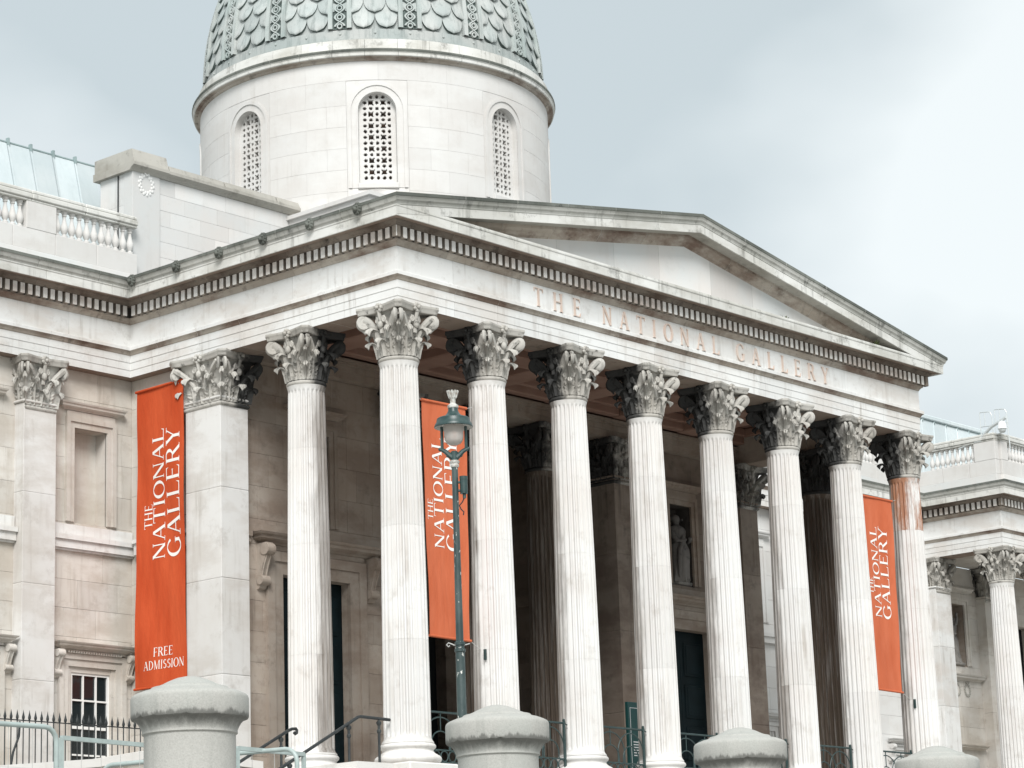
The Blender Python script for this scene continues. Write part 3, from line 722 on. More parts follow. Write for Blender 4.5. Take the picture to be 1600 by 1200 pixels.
# ---- squared masonry
def cut_range(a, b, holes):
    r = [(a, b)]
    for h0, h1 in holes:
        n = []
        for p, q in r:
            if h1 <= p or h0 >= q: n.append((p, q)); continue
            if h0 > p: n.append((p, h0))
            if h1 < q: n.append((h1, q))
        r = n
    return [(p, q) for p, q in r if q-p > 0.03]
def ashlar(parent, mat, name, a0, a1, face, th, z0, z1, ch, bl, holes=(), axis='y', sgn=1, joint=0.005):
    """courses of squared stones on a plane; holes are (a0, a1, z0, z1)"""
    zs = {z0, z1}
    for h in holes:
        for z in h[2:4]:
            if z0+.05 < z < z1-.05: zs.add(z)
    zs = sorted(zs); course = []
    for p, q in zip(zs, zs[1:]):
        n = max(1, round((q-p)/ch)); course += [(p+(q-p)*k/n, p+(q-p)*(k+1)/n) for k in range(n)]
    for ci, (p, q) in enumerate(course):
        hs = [(h[0], h[1]) for h in holes if h[2] < (p+q)/2 < h[3]]
        for r0, r1 in cut_range(a0, a1, hs):
            n = max(1, round((r1-r0)/bl)); L = (r1-r0)/n; sh = (0.5 if ci % 2 else 0.0)*L
            cs = [r0]+[r0+L*k+sh+random.uniform(-.12, .12)*L for k in range(0 if sh else 1, n)]+[r1]
            cs = sorted(c for c in cs if r0 <= c <= r1)
            for c0, c1 in zip(cs, cs[1:]):
                if c1-c0 < 0.02: continue
                f = face+random.uniform(-.002, .002)*1.0
                lo, hi = (f, f+th*sgn) if sgn > 0 else (f-th, f)
                if axis == 'y': block(name, mat, c0+joint/2, c1-joint/2, lo, hi, p+joint/2, q-joint/2, parent)
                else: block(name, mat, lo, hi, c0+joint/2, c1-joint/2, p+joint/2, q-joint/2, parent)

def console(x, y, z, w, h, d, mat, parent):
    """scrolled bracket: S-shaped side, deep at the top, with rolls"""
    top, bot = z+h, z
    pl = [(y, top), (y-d, top), (y-d*1.02, top-h*.10), (y-d*.98, top-h*.20), (y-d*.80, top-h*.34), (y-d*.58, top-h*.50), (y-d*.42, top-h*.66), (y-d*.44, top-h*.80), (y-d*.40, top-h*.90), (y-d*.22, top-h*.98), (y, bot)]
    mb = MB().prism(pl, x-w/2, x+w/2, axis='x')
    def roll(cy, cz, r, e):
        n = 14; vs = []; 
        for xx in (x-w/2-e, x+w/2+e): vs += [(xx, cy+r*math.cos(2*pi*k/n), cz+r*math.sin(2*pi*k/n)) for k in range(n)]
        mb.add(vs, [(k, (k+1) % n, n+(k+1) % n, n+k) for k in range(n)]+[tuple(range(n)), tuple(range(2*n-1, n-1, -1))])
    roll(y-d*.82, top-h*.14, h*.135, .02); roll(y-d*.36, top-h*.80, h*.105, .025)
    for k in (-1, 1): mb.tube([(x+k*w*.30, y-d*1.0, top-h*.06), (x+k*w*.30, y-d*.97, top-h*.22), (x+k*w*.30, y-d*.60, top-h*.50), (x+k*w*.30, y-d*.43, top-h*.70)], w*.10, 6)
    return mb.build('console', mat, parent, (x, y, z), smooth=35)

def moulded(prof, x0, x1, yf, mb, ret=True):
    """front moulding (out, z) along x with mitred returns to the wall plane yf"""
    n = len(prof); vs = []
    for x, s in ((x0, -1), (x1, 1)):
        vs += [(x+s*o, yf-o, z) for o, z in prof]
    vs += [(x0-o, yf+.02, z) for o, z in prof]+[(x1+o, yf+.02, z) for o, z in prof]
    fs = []
    for q in range(n-1): fs += [(q, q+1, n+q+1, n+q), (2*n+q, 2*n+q+1, q+1, q), (n+q, n+q+1, 3*n+q+1, 3*n+q)]
    fs += [(0, n, 3*n, 2*n), (n-1, 2*n-1, 4*n-1, 3*n-1)]
    return mb.add(vs, fs)
def frame_mb(x0, x1, z0, z1, w, yf, d, mb, bottom=False):
    """stepped architrave round an opening"""
    for ins, ww, dd in ((0, w*.55, d*.55), (w*.55+.002, w*.45, d)):
        a, b = x0-ins-ww, x1+ins+ww; t = z1+ins+ww
        mb.box(a, x0-ins, yf-dd, yf+.05, z0, t); mb.box(x1+ins, b, yf-dd, yf+.05, z0, t); mb.box(x0-ins+.001, x1+ins-.001, yf-dd, yf+.05, z1+ins, t)
        if bottom: mb.box(x0-ins+.001, x1+ins-.001, yf-dd, yf+.05, z0-ww, z0)
    return mb
HOODP = [(0, 0), (.05, .01), (.08, .05), (.16, .08), (.20, .11), (.21, .17), (.25, .20), (.27, .25), (0, .28)]
def prof(k, z, kz=1.0): return [(o*k, z+dz*kz) for o, dz in HOODP]

def niche(xc, yf, mat, inner, hw=.52, z0=6.1, z1=8.46, depth=.42):
    mb = MB()
    mb.box(xc-hw-.02, xc+hw+.02, yf+depth, yf+depth+.1, z0-.02, z1+.02)
    mb.box(xc-hw-.06, xc-hw, yf+.03, yf+depth, z0, z1).box(xc+hw, xc+hw+.06, yf+.03, yf+depth, z0, z1)
    mb.box(xc-hw-.06, xc+hw+.06, yf+.03, yf+depth, z1, z1+.06).box(xc-hw-.06, xc+hw+.06, yf+.03, yf+depth, z0-.06, z0)
    n = mb.build('niche', inner, G, (xc, yf, z0))
    frame_mb(xc-hw, xc+hw, z0, z1, .26, yf, .08, MB()).build('niche_frame', mat, n)
    mb = MB(); moulded(prof(.8, z1+.42, .75), xc-hw-.30, xc+hw+.30, yf, mb); mb.build('niche_cornice', mat, n)
    MB().box(xc-hw-.24, xc+hw+.24, yf-.05, yf+.05, z1+.265, z1+.41).build('niche_frieze', mat, n)
    return n
def sash(xc, yf, z0, z1, hw, cols, rows, mat):
    w = frame_mb(xc-hw-.14, xc+hw+.14, z0, z1+.14, .30, yf, .09, MB()).build('window', mat, G, (xc, yf, z0))
    mb = MB(); yr = yf+.08
    for a, b in ((xc-hw-.14, xc-hw), (xc+hw, xc+hw+.14)): mb.box(a, b, yf+.02, yr+.06, z0, z1+.14)
    mb.box(xc-hw, xc+hw, yf+.02, yr+.06, z1+.002, z1+.14); mb.build('window_reveal', mat, w)
    mb = MB(); s = .055
    mb.box(xc-hw, xc-hw+s, yr-.03, yr+.03, z0, z1).box(xc+hw-s, xc+hw, yr-.03, yr+.03, z0, z1).box(xc-hw+s, xc+hw-s, yr-.03, yr+.03, z1-s, z1).box(xc-hw+s, xc+hw-s, yr-.03, yr+.03, z0, z0+s)
    for c in range(1, cols): x = xc-hw+2*hw*c/cols; mb.box(x-.02, x+.02, yr-.025, yr+.02, z0+s, z1-s)
    for r in range(1, rows):
        z = z0+(z1-z0)*r/rows; t = .035 if r == rows//2+1 else .02
        mb.box(xc-hw+s, xc+hw-s, yr-.021, yr+.021, z-t, z+t)
    mb.build('window_frame', 'sash_white', w)
    for c in range(cols):
        for r in range(rows):
            a = xc-hw+2*hw*c/cols; b = xc-hw+2*hw*(c+1)/cols; p = z0+(z1-z0)*r/rows; q = z0+(z1-z0)*(r+1)/rows
            MB().box(a+.021, b-.021, yr+.022, yr+.028, p+.022, q-.022).build('pane', 'window_glass', w)
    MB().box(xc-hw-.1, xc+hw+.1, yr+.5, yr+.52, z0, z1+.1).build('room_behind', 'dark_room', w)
    # hood on consoles
    mb = MB(); moulded(prof(.95, z1+.53, .62), xc-hw-.40, xc+hw+.40, yf-.10, mb); mb.box(xc-hw-.40, xc+hw+.40, yf-.10, yf+.04, z1+.47, z1+.70); mb.build('hood', mat, w)
    mb = MB(); k = int((2*hw+.5)/.075)
    for i in range(k): x = xc-hw-.25+(2*hw+.5)*(i+.5)/k; mb.box(x-.022, x+.022, yf-.16, yf-.05, z1+.445, z1+.50)
    mb.box(xc-hw-.30, xc+hw+.30, yf-.06, yf+.03, z1+.40, z1+.50); mb.build('hood_dentils', mat, w)
    for sx in (-1, 1): console(xc+sx*(hw+.52), yf, z1-.18, .17, .68, .26, mat, w)
    return w
def wing_bay(xc, yf, mat, solid=True):
    niche(xc-.04, yf, mat, mat)
    sash(xc+.03, yf, -.85, 2.43, .595, 3, 5, mat)
def bay_holes(xc): return [(xc-.04-.52-.03, xc-.04+.52+.03, 6.07, 8.49), (xc+.03-.62, xc+.03+.62, -.85, 2.58)]

# west wing wall
YW = 9.25
ww = MB().box(-18, -9.6, YW, YW+.5, GZ, ZA).box(-9.6, 0, YW, YW+.5, GZ, -.86).box(-18, .2, YW+1.4, YW+1.6, GZ, ZA).build('wing_wall', 'stone_wall', G, (-9, YW, GZ))
hs = bay_holes(-1.385)+bay_holes(-5.07)
ashlar(ww, 'stone_wall', 'wall_stone', -9.6, .12, YW, .5, -.86, ZA, .72, 1.25, hs)
for xc in (-1.385, -5.07): wing_bay(xc, YW, 'stone_wall')
mb = MB()
for a, b in ((-18, -7.42), (-6.40, -3.76), (-2.74, -.12)):
    vs = []; mb.box(a, b, YW-.14, YW+.05, 5.42, 5.62).box(a, b, YW-.20, YW+.05, 5.622, 5.74).box(a, b, YW-.07, YW+.04, 5.742, 6.02).box(a, b, YW-.08, YW+.04, 5.37, 5.418)
mb.build('string_course', 'stone_entablature', G)
# portico flank behind the hanging banner
fw = MB().box(.1, .5, 6.9, 9.4, GZ, ZA).build('flank_wall', 'stone_wall', G)
ashlar(fw, 'stone_wall', 'flank_stone', 6.83, YW-.002, -.1, .35, -.5, ZA, .72, 1.2, axis='x')
MB().box(-.24, .0, 6.83, YW-.25, 5.42, 5.70).box(-.30, .0, 6.83, YW-.25, 5.702, 5.8).build('string_course', 'stone_entablature', G)
# portico inner wall
YB = 5.9
def door(xc, yf):
    d = frame_mb(xc-1.16, xc+1.16, FLOOR, 4.73, .55, yf, .10, MB()).build('door', 'stone_inner', G, (xc, yf, FLOOR))
    MB().box(xc-1.22, xc-1.16, yf+.06, yf+.36, FLOOR, 4.73).box(xc+1.16, xc+1.22, yf+.06, yf+.36, FLOOR, 4.73).box(xc-1.16, xc+1.16, yf+.06, yf+.36, 4.73, 4.79).build('door_reveal', 'stone_inner', d)
    for sx in (-1, 1):
        a, b = (xc-1.155, xc-.006) if sx < 0 else (xc+.006, xc+1.155)
        mb = MB().box(a, b, yf+.26, yf+.34, FLOOR+.02, 4.72)
        for r in range(4):
            p = FLOOR+.25+1.22*r; mb.cbox(a+.16, b-.16, yf+.23, yf+.27, p, p+1.0, .02); mb.cbox(a+.24, b-.24, yf+.215, yf+.24, p+.08, p+.92, .012)
        mb.ball((a+.08 if sx > 0 else b-.08, yf+.21, 1.0), .045, 8, 6); mb.build('door_leaf', 'door_paint', d)
    mb = MB(); moulded(prof(1.5, 5.42, 1.0), xc-1.80, xc+1.80, yf, mb); mb.build('hood', 'stone_inner', d)
    MB().box(xc-1.65, xc+1.65, yf-.06, yf+.04, 5.30, 5.42).build('hood_frieze', 'stone_inner', d)
    for sx in (-1, 1): console(xc+sx*1.88, yf, 4.28, .22, 1.13, .36, 'stone_inner', d)
    return d
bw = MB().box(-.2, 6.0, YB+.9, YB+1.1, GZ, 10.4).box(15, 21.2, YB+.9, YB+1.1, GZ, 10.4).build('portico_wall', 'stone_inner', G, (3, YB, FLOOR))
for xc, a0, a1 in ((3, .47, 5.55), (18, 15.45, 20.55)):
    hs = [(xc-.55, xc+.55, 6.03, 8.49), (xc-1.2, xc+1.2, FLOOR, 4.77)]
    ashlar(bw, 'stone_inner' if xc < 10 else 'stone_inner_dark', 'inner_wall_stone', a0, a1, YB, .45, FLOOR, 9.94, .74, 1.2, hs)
    niche(xc, YB, 'stone_inner', 'stone_very_dark', .52, 6.06, 8.43, .55); door(xc, YB)
    mb = MB()
    for p, q in ((a0, xc-2.25), (xc+2.25, a1)): mb.box(p, q, YB-.10, YB+.04, 5.42, 5.55).box(p, q, YB-.16, YB+.04, 5.552, 5.68)
    mb.box(a0, a1, YB-.07, YB+.03, 5.702, 5.92); mb.build('string_course', 'stone_inner', G)
# beam over the inner columns and the wall
ib = MB().box(-.3, 21.3, 5.70, 6.4, 9.97, 10.40).build('inner_architrave', 'stone_inner', G)
for k in range(11):
    a = -.38+k*1.97818; b = a+1.97818
    MB().box(a+.004, b-.004, 5.60, 6.50, 9.945, 10.13).box(a+.004, b-.004, 5.575, 6.50, 10.132, 10.30).box(a+.004, b-.004, 5.53, 6.50, 10.302, 10.37).box(a+.004, b-.004, 5.48, 6.50, 10.372, 10.455).build('architrave_stone', 'stone_inner', ib)
# central vestibule
vb = MB().box(6.0, 6.46, 6.62, 12.0, FLOOR, 10.4).box(14.54, 15.0, 6.62, 12.0, FLOOR, 10.4).box(6, 15, 6.5, 12, 10.40, 10.6).build('vestibule', 'stone_inner_dark', G, (10.5, 8, FLOOR))
ashlar(vb, 'stone_inner_dark', 'vestibule_stone', 6.62, 11.2, 14.53, .2, FLOOR, 10.38, .74, 1.3, axis='x')
ashlar(vb, 'stone_inner_dark', 'vestibule_stone', 6.47, 14.52, 11.2, .4, FLOOR, 10.38, .74, 1.4, [(8.0, 13.4, FLOOR, 5.0)])
MB().box(14.40, 14.54, 6.62, 11.19, 5.48, 5.78).box(6.48, 14.39, 11.06, 11.19, 5.48, 5.78).build('string_course', 'stone_inner_dark', vb)
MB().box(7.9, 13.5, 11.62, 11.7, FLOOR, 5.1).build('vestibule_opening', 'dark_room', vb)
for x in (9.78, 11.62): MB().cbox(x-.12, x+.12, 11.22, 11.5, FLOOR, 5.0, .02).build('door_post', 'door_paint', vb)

# floor, podium and side steps
pod = MB().box(-.75, 21.75, -.75, 12, GZ, FLOOR-.16).box(-.72, 21.72, -.70, 12, FLOOR-.16, FLOOR).build('podium', 'plinth_stone', G, (10.5, 0, GZ))
for x in range(8): MB().cbox(3*x-.78, 3*x+.78, -.80, .78, FLOOR-.22, FLOOR-.004 if x else FLOOR-.003, .03).build('plinth', 'plinth_stone', pod)
MB().cbox(-.78, .78, 3.035-.78, 3.035+.78, FLOOR-.22, FLOOR-.004, .03).build('plinth', 'plinth_stone', pod)
st = MB().box(-1.95, -.751, -.35, 2.6, GZ, FLOOR-.02).build('side_steps', 'plinth_stone', G, (-2, 1, GZ))
for k in range(24):
    z = FLOOR-.02-.165*(k+1)
    if z < GZ+.05: break
    MB().cbox(-1.95-.32*(k+1), -1.951-.32*k, -.35, 2.6, GZ, z, .01).build('step', 'plinth_stone', st)
# low parapet wall of the area in front of the west wing
MB().prism([(-12, GZ), (-.8, GZ), (-.8, -.30), (-2.6, -.20), (-4.0, -.18), (-5.6, -.46), (-12, -1.1)], 3.9, 4.3).build('area_wall', 'stone_wall', G)
MB().prism([(-12, -1.098), (-5.6, -.458), (-4.0, -.178), (-2.6, -.198), (-.8, -.298), (-.8, -.12), (-2.6, -.02), (-4.0, -.0), (-5.6, -.28), (-12, -.92)], 3.8, 4.4).build('area_coping', 'plinth_stone', G)

# ---- attic block beside the dome
AX0, AY = -.16, 9.2
at = MB().box(AX0+.1, 7.2, AY+.1, AY+1.2, 12.0, 15.5).build('attic_wall', 'stone_attic', G, (3, AY, 12))
block('attic_pilaster', 'stone_attic', AX0, .76, AY-.045, AY+.3, 12.1, 15.50, at)
ashlar(at, 'stone_attic', 'attic_stone', .765, 6.6, AY, .3, 12.1, 15.50, .40, 1.05)
ashlar(at, 'stone_attic', 'attic_side_stone', AY+.26, 10.45, AX0+.012, .3, 12.1, 15.50, .9, 1.2, axis='x')
for a, b in ((-.27, .95), (.956, 2.9), (2.906, 4.8), (4.806, 6.7)):
    p = .13 if a < 0 else .10
    mb = MB().prism([(AY-p-.10, 15.70), (AY-p-.10, 15.50+.12), (AY-p+.02, 15.56), (AY-p+.06, 15.50), (10.6, 15.50), (10.6, 15.70)], a, b, axis='x')
    mb.prism([(AY-p-.085, 15.703), (10.6, 15.703), (10.6, 15.86), (AY-p-.02, 15.86)] if a > 0 else [(AY-p-.06, 15.703), (10.6, 15.703), (10.6, 16.08), (AY-p+.05, 16.08)], a+.03 if a > 0 else a+.05, b-.001, axis='x')
    mb.build('coping_stone', 'stone_old_cap', at)
# laurel wreath on the attic pilaster
mb = MB()
for k in range(26):
    a = -pi/2+(pi*1.9)*(k/25-.5)*1.0+pi*0; a = pi/2+0.35+(2*pi-.7)*k/25
    r = .215+(.03 if k % 2 else -.02); mb.ball((.30+r*math.cos(a), AY-.05, 15.22+r*1.15*math.sin(a)), (.045, .018, .05), 6, 4)
for sx in (-1, 1): mb.tube([(.30, AY-.06, 15.46), (.30+sx*.09, AY-.06, 15.53), (.30+sx*.17, AY-.055, 15.56)], [.03, .025, .012], 6)
mb.ball((.30, AY-.06, 15.46), .035, 6, 4); WREATH = mb
mb.build('wreath', 'stone_attic', at, smooth=60)
MB().tube([(-.165, 9.72, 15.48), (-.165, 9.72, 13.0)], .02, 6).build('downpipe', 'iron_black', at)

# ---- dome
DX, DY, DR = 10.5, 10.785, 5.13
pd = MB().box(5.42, 15.6, 6.1, 16, 12.0, 15.32).box(5.32, 15.7, 6.0, 16, 15.322, 15.43).build('dome_podium', 'stone_drum', G, (DX, DY, 12))
drum = MB().lathe([(4.6, 13.0), (4.6, 19.9)], 64, (DX, DY, 0)).build('dome_drum', 'stone_drum', G, (DX, DY, 15.5))
def arc_stone(a0, a1, z0, z1, r0, r1, name, mat, rot, cache={}):
    key = (round(a1-a0, 4), round(z1-z0, 4), round(r0, 3), round(r1, 3), mat)
    if key not in cache:
        cache[key] = MB().lathe([(r0, 0), (r1-.003, 0), (r1, .003), (r1, z1-z0-.003), (r1-.003, z1-z0), (r0, z1-z0), (r0, 0)], max(3, round((a1-a0)/rad(3))), a0=0, a1=a1-a0, caps=True).mesh(mat, None, name)
    return link(name, cache[key], (DX, DY, z0), drum, rotz=a0)
WA = 0.166            # half angle of a window surround
J = 0.0014/DR
ZSP = 18.36           # springing of the window arches
levels = [15.45, 16.04, 16.66, 17.28, 17.90, 18.52, 19.24, 19.80]
for ci, (p, q) in enumerate(zip(levels, levels[1:])):
    for k in range(8):
        w0 = -pi+k*pi/4
        if ci < 6:
            a, b = w0+WA, w0+pi/4-WA
            if ci % 2: cs = [a, a+(b-a)*.5, b]
            else: cs = [a, a+(b-a)*(.27 if k % 2 else .3), a+(b-a)*.76, b]
        else: cs = [w0-.04+.05*(k % 2), w0+pi/8, w0+pi/4-.04+.05*((k+1) % 2)]
        for c0, c1 in zip(cs, cs[1:]): arc_stone(c0+J, c1-J, p+.0014, q-.0014, 4.75, DR, 'drum_stone', 'stone_drum', 0)
# window surround with arched opening, bent on to the drum
HW, ZB, ZT = 0.53, 16.12, ZSP+0.53
def arch_pts(hw, zb, n=16, ex=0.0):
    return [(-hw-ex, zb), (-hw-ex, ZSP-1.0)]+[(-(hw+ex)*math.cos(pi*k/n), ZSP+(hw+ex)*math.sin(pi*k/n)) for k in range(n+1)]+[(hw+ex, ZSP-1.0), (hw+ex, zb)]
def bend(s, r, z): a = s/DR; return (r*math.cos(a), r*math.sin(a), z)
inner = arch_pts(HW, ZB); m = len(inner)
W2 = WA*DR-.004; outer = []
n = m
for i, (s, z) in enumerate(inner):
    if i < 2: outer.append((-W2, z))
    elif i >= m-2: outer.append((W2, z))
    else:
        t = (i-2)/(m-5); a = pi*t; c, sn = -math.cos(a), math.sin(a); k = 1/max(abs(c), abs(sn)); 
        outer.append((max(-W2, min(W2, W2*c*k)), ZSP+(19.23-ZSP)*max(0, min(1, sn*k))))
mb = MB()
def strip(A, B, ra, rb):
    vs = [bend(s, ra, z) for s, z in A]+[bend(s, rb, z) for s, z in B]; k = len(A)
    mb.add(vs, [(i, i+1, k+i+1, k+i) for i in range(k-1)])
mid = [((a[0]+b[0])/2, (a[1]+b[1])/2) for a, b in zip(inner, outer)]
strip(inner, mid, DR, DR); strip(mid, outer, DR, DR); strip(inner, inner, DR, DR-.42); strip(outer, outer, DR, DR-.3)
for e0, e1, h in ((.19, .27, .03), (.27, .30, .015), (.0, .03, .015)):
    A = arch_pts(HW, ZB, 16, e0); B = arch_pts(HW, ZB, 16, e1); strip(A, A, DR-.01, DR+h); strip(A, B, DR+h, DR+h); strip(B, B, DR+h, DR-.01)
vs = [bend(s, r, z) for s, r, z in ((-W2, DR, 15.45), (0, DR, 15.45), (W2, DR, 15.45), (-W2, DR, ZB), (0, DR, ZB), (W2, DR, ZB), (-HW, DR-.42, ZB), (0, DR-.42, ZB), (HW, DR-.42, ZB), (-HW, DR, ZB), (HW, DR, ZB))]
mb.add(vs, [(0, 1, 4, 3), (1, 2, 5, 4), (9, 4, 7, 6), (4, 10, 8, 7)])
SUR = mb.mesh('stone_drum', 30, 'window_surround')
# pierced stone grille: rings of round holes and four-pointed stars
CELL = 0.022; PIT = 0.168
def solid(x, z):
    if z > ZSP: 
        if math.hypot(x, z-ZSP) > HW+.03: return False
    elif abs(x) > HW+.03: return False
    if z < 16.38: return True
    jr = round((z-16.46)/PIT); jc = round(x/PIT)
    if abs(jc) <= 2 and 0 <= jr <= 14:
        u, v = abs(x-jc*PIT), abs(z-16.46-jr*PIT)
        if jr == 14 and abs(jc) == 2: return True
        if abs(jc) == 1 and jr % 2 == 1: return max(u, v) > .064+.026*(min(u, v)/.088)**2
        return math.hypot(u, v) > .050
    return True
nx = int(2*(HW+.04)/CELL)+1; nz_ = int((ZT+.04-ZB)/CELL)+1
grid = [[solid(-(HW+.04)+(i+.5)*CELL, ZB+(j+.5)*CELL) for i in range(nx)] for j in range(nz_)]
mb = MB(); YF0, YF1 = DR-.20, DR-.30
def gp(i, j, y): return (y, -(HW+.04)+i*CELL, ZB+j*CELL)
vid = {}
def gv(i, j, y):
    k = (i, j, y)
    if k not in vid: vid[k] = len(mb.v); mb.v.append(gp(i, j, y))
    return vid[k]
for j in range(nz_):
    for i in range(nx):
        if not grid[j][i]: continue
        mb.f.append((gv(i, j, YF0), gv(i+1, j, YF0), gv(i+1, j+1, YF0), gv(i, j+1, YF0)))
        for di, dj, e in ((1, 0, ((i+1, j), (i+1, j+1))), (-1, 0, ((i, j), (i, j+1))), (0, 1, ((i, j+1), (i+1, j+1))), (0, -1, ((i, j), (i+1, j)))):
            a, b = i+di, j+dj
            if 0 <= a < nx and 0 <= b < nz_ and not grid[b][a] and abs(-(HW+.04)+(a+.5)*CELL) < HW-.03:
                mb.f.append((gv(*e[0], YF0), gv(*e[1], YF0), gv(*e[1], YF1), gv(*e[0], YF1)))
mb.m = [0]*len(mb.f)
GRL = mb.mesh('stone_drum', None, 'pierced_grille')
BACK = MB().box(DR-.56, DR-.5, -.6, .6, ZB, ZT+.05).mesh('grille_back', None, 'grille_backing')
SILL = MB().cbox(DR-.35, DR+.03, -.56, .56, ZB-.02, ZB+.13, .015).mesh('stone_drum', None, 'window_sill')
for k in range(8):
    a = -pi+k*pi/4
    w = link('dome_window', SUR, (DX, DY, 0), G, rotz=a)
    for nm, me in (('pierced_grille', GRL), ('grille_backing', BACK), ('window_sill', SILL)):
        o = link(nm, me, (DX, DY, 0), w); o.location = (0, 0, 0)
# drum cornice in curved stones
cp = [(4.7, 19.79), (5.14, 19.80), (5.19, 19.82), (5.20, 19.875), (5.30, 19.885), (5.33, 19.90), (5.335, 19.975), (5.36, 20.0), (5.375, 20.05), (5.37, 20.085), (5.25, 20.11), (5.22, 20.13), (5.21, 20.30), (5.20, 20.42), (5.06, 20.45), (4.7, 20.45)]
cm = MB()
nseg = 36; n = 3
for i in range(n+1):
    a = (2*pi/nseg-.0016)*i/n; cm.v += [(r*math.cos(a), r*math.sin(a), z) for r, z in cp]
k = len(cp)
fmi = [2, 2, 2, 2, 0, 0, 0, 3, 3, 1, 1, 0, 0, 1, 0]
for i in range(n):
    for q in range(k-1): cm.f.append((i*k+q, (i+1)*k+q, (i+1)*k+q+1, i*k+q+1)); cm.m.append(fmi[q])
cm.f += [tuple(range(k)), tuple(n*k+q for q in range(k-1, -1, -1))]; cm.m += [0, 0]
CM = cm.mesh(['stone_cornice', 'stone_old_cap', 'stone_moulding', 'stone_lichen'], None, 'drum_cornice_stone')
for i in range(nseg): link('drum_cornice_stone', CM, (DX, DY, 0), drum, rotz=2*pi*i/nseg+.03)
# dome shell
ZD0, DA, DB = 20.6, 4.93, 6.7
def dome_r(z): return DA*math.sqrt(max(0, 1-((z-ZD0)/DB)**2))
pr = [(5.04, 20.451), (5.04, 20.52), (5.0, 20.53), (4.99, 20.80), (4.95, 20.82)]
zz = [20.82+(26.9-20.82)*(1-(1-t/30)**1.6) for t in range(31)]
dome = MB().lathe(pr+[(dome_r(z), z) for z in zz]+[(0.9, 26.95), (0.9, 27.5), (0.5, 27.7), (0, 28.2)], 96, (DX, DY, 0)).build('dome', 'dome_lead', G, (DX, DY, 20.5), smooth=35)
# hanging-leaf scales
def scale_mb():
    mb = MB(); nt, ns = 10, 8; Ln, W = 0.80, 0.64; vs = []
    for i in range(nt+1):
        t = i/nt; z = Ln*(1-t)-0.0
        w = W/2*(1.0 if t < .45 else math.sqrt(max(0, 1-((t-.45)/.55)**2.2)))
        for j in range(ns+1):
            s = -1+2*j/ns; vs.append((s*w, -(.012+.125*t**1.4-.03*abs(s)**2*(.3+t)), z-.02*abs(s)*t))
    mb.add(vs, [(i*(ns+1)+j, i*(ns+1)+j+1, (i+1)*(ns+1)+j+1, (i+1)*(ns+1)+j) for i in range(nt) for j in range(ns)])
    # turned-in rim down to the shell
    rim = [i*(ns+1) for i in range(nt+1)]+[nt*(ns+1)+j for j in range(1, ns)]+[i*(ns+1)+ns for i in range(nt, -1, -1)]
    b = len(mb.v); mb.v += [(mb.v[r][0], .06, mb.v[r][2]) for r in rim]
    for q in range(len(rim)-1): mb.f.append((rim[q], rim[q+1], b+q+1, b+q)); mb.m.append(1)
    return mb
SC = scale_mb(); SCM = SC.mesh(['dome_lead', 'dome_dark_lead'], 45, 'dome_scale')
rest = MB(); RZ = 0.462
def put_scale(phi, z, off, own):
    R = dome_r(z+.35); dz = .4; slope = math.atan2(dome_r(z)-dome_r(z+.7), .7)
    f = R/DA
    a = phi+off*f*0.985/R
    mat = Matrix.Translation((DX+dome_r(z)*math.cos(a), DY+dome_r(z)*math.sin(a), z)) @ Matrix.Rotation(a+pi/2, 4, 'Z') @ Matrix.Rotation(-slope, 4, 'X') @ Matrix.Diagonal((f*.985, 1, 1, 1))
    if own: link('dome_scale', SCM, (0, 0, 0), dome, mat4=mat)
    else:
        b = len(rest.v); rest.v += [tuple(mat @ Vector(v)) for v in SC.v]; rest.f += [tuple(b+i for i in q) for q in SC.f]; rest.m += SC.m
for pnl in range(16):
    phi = -pi+pnl*pi/8
    view = math.cos(phi-rad(-135)) > -0.25
    for row in range(12):
        z = 20.84+RZ*row
        if z > 25.9: break
        for off in ((-.32, .32) if row % 2 == 0 else (-.64, 0, .64)): put_scale(phi, z, off, view and row < 8)
tag(rest.build('upper_and_rear_scales', ['dome_lead', 'dome_dark_lead'], dome, smooth=45), None, None, kind='stuff')
# ribs with interlaced bands and rings
mb = MB()
def rpt(u, z, h):
    R = dome_r(z); t = (z-ZD0)/DB; nrm = Vector((1/DA*math.sqrt(max(.02, 1-t*t)), t/DB)).normalized()
    f = R/DA; return (R+h*nrm.x, u*f, z+h*nrm.y)
def band(us, zs, h0, h1, mi):
    """ribbon: us(z) = (left, right)"""
    vs = []
    for z in zs:
        a, b = us(z); vs += [rpt(a, z, h0), rpt(a, z, h1), rpt(b, z, h1), rpt(b, z, h0)]
    mb.add(vs, [(i*4+q, i*4+q+1, i*4+4+q+1, i*4+4+q) for i in range(len(zs)-1) for q in range(3)], mi)
zl = [20.83+(26.6-20.83)*k/40 for k in range(41)]
band(lambda z: (-.20, .20), zl, -.05, .055, 1)
for s in (-1, 1): band(lambda z: (s*.205-.0, s*.335) if s > 0 else (-.335, -.205), zl, -.05, .125, 0)
PER = 0.275; zf = [20.90+k*PER/10 for k in range(int(5.2/PER*10))]
for s in (-1, 1):
    band(lambda z: (s*.135*math.cos(2*pi*(z-20.90)/PER/2)-.028, s*.135*math.cos(2*pi*(z-20.90)/PER/2)+.028), zf, .04, .115+s*.006, 0)
for k in range(19):
    zc = 20.90+PER*(k+0.0)
    if k == 0: zc += 0.0
    for ring, (r0, r1) in enumerate(((.048, .080),)):
        n = 14; vs = []
        for q in range(n):
            a = 2*pi*q/n
            for r, h in ((r0, .05), (r0, .125), (r1, .125), (r1, .05)): vs.append(rpt(r*math.cos(a), zc+r*math.sin(a), h))
        mb.add(vs, [(q*4+w, q*4+w+1, ((q+1) % n)*4+w+1, ((q+1) % n)*4+w) for q in range(n) for w in range(3)], 0)
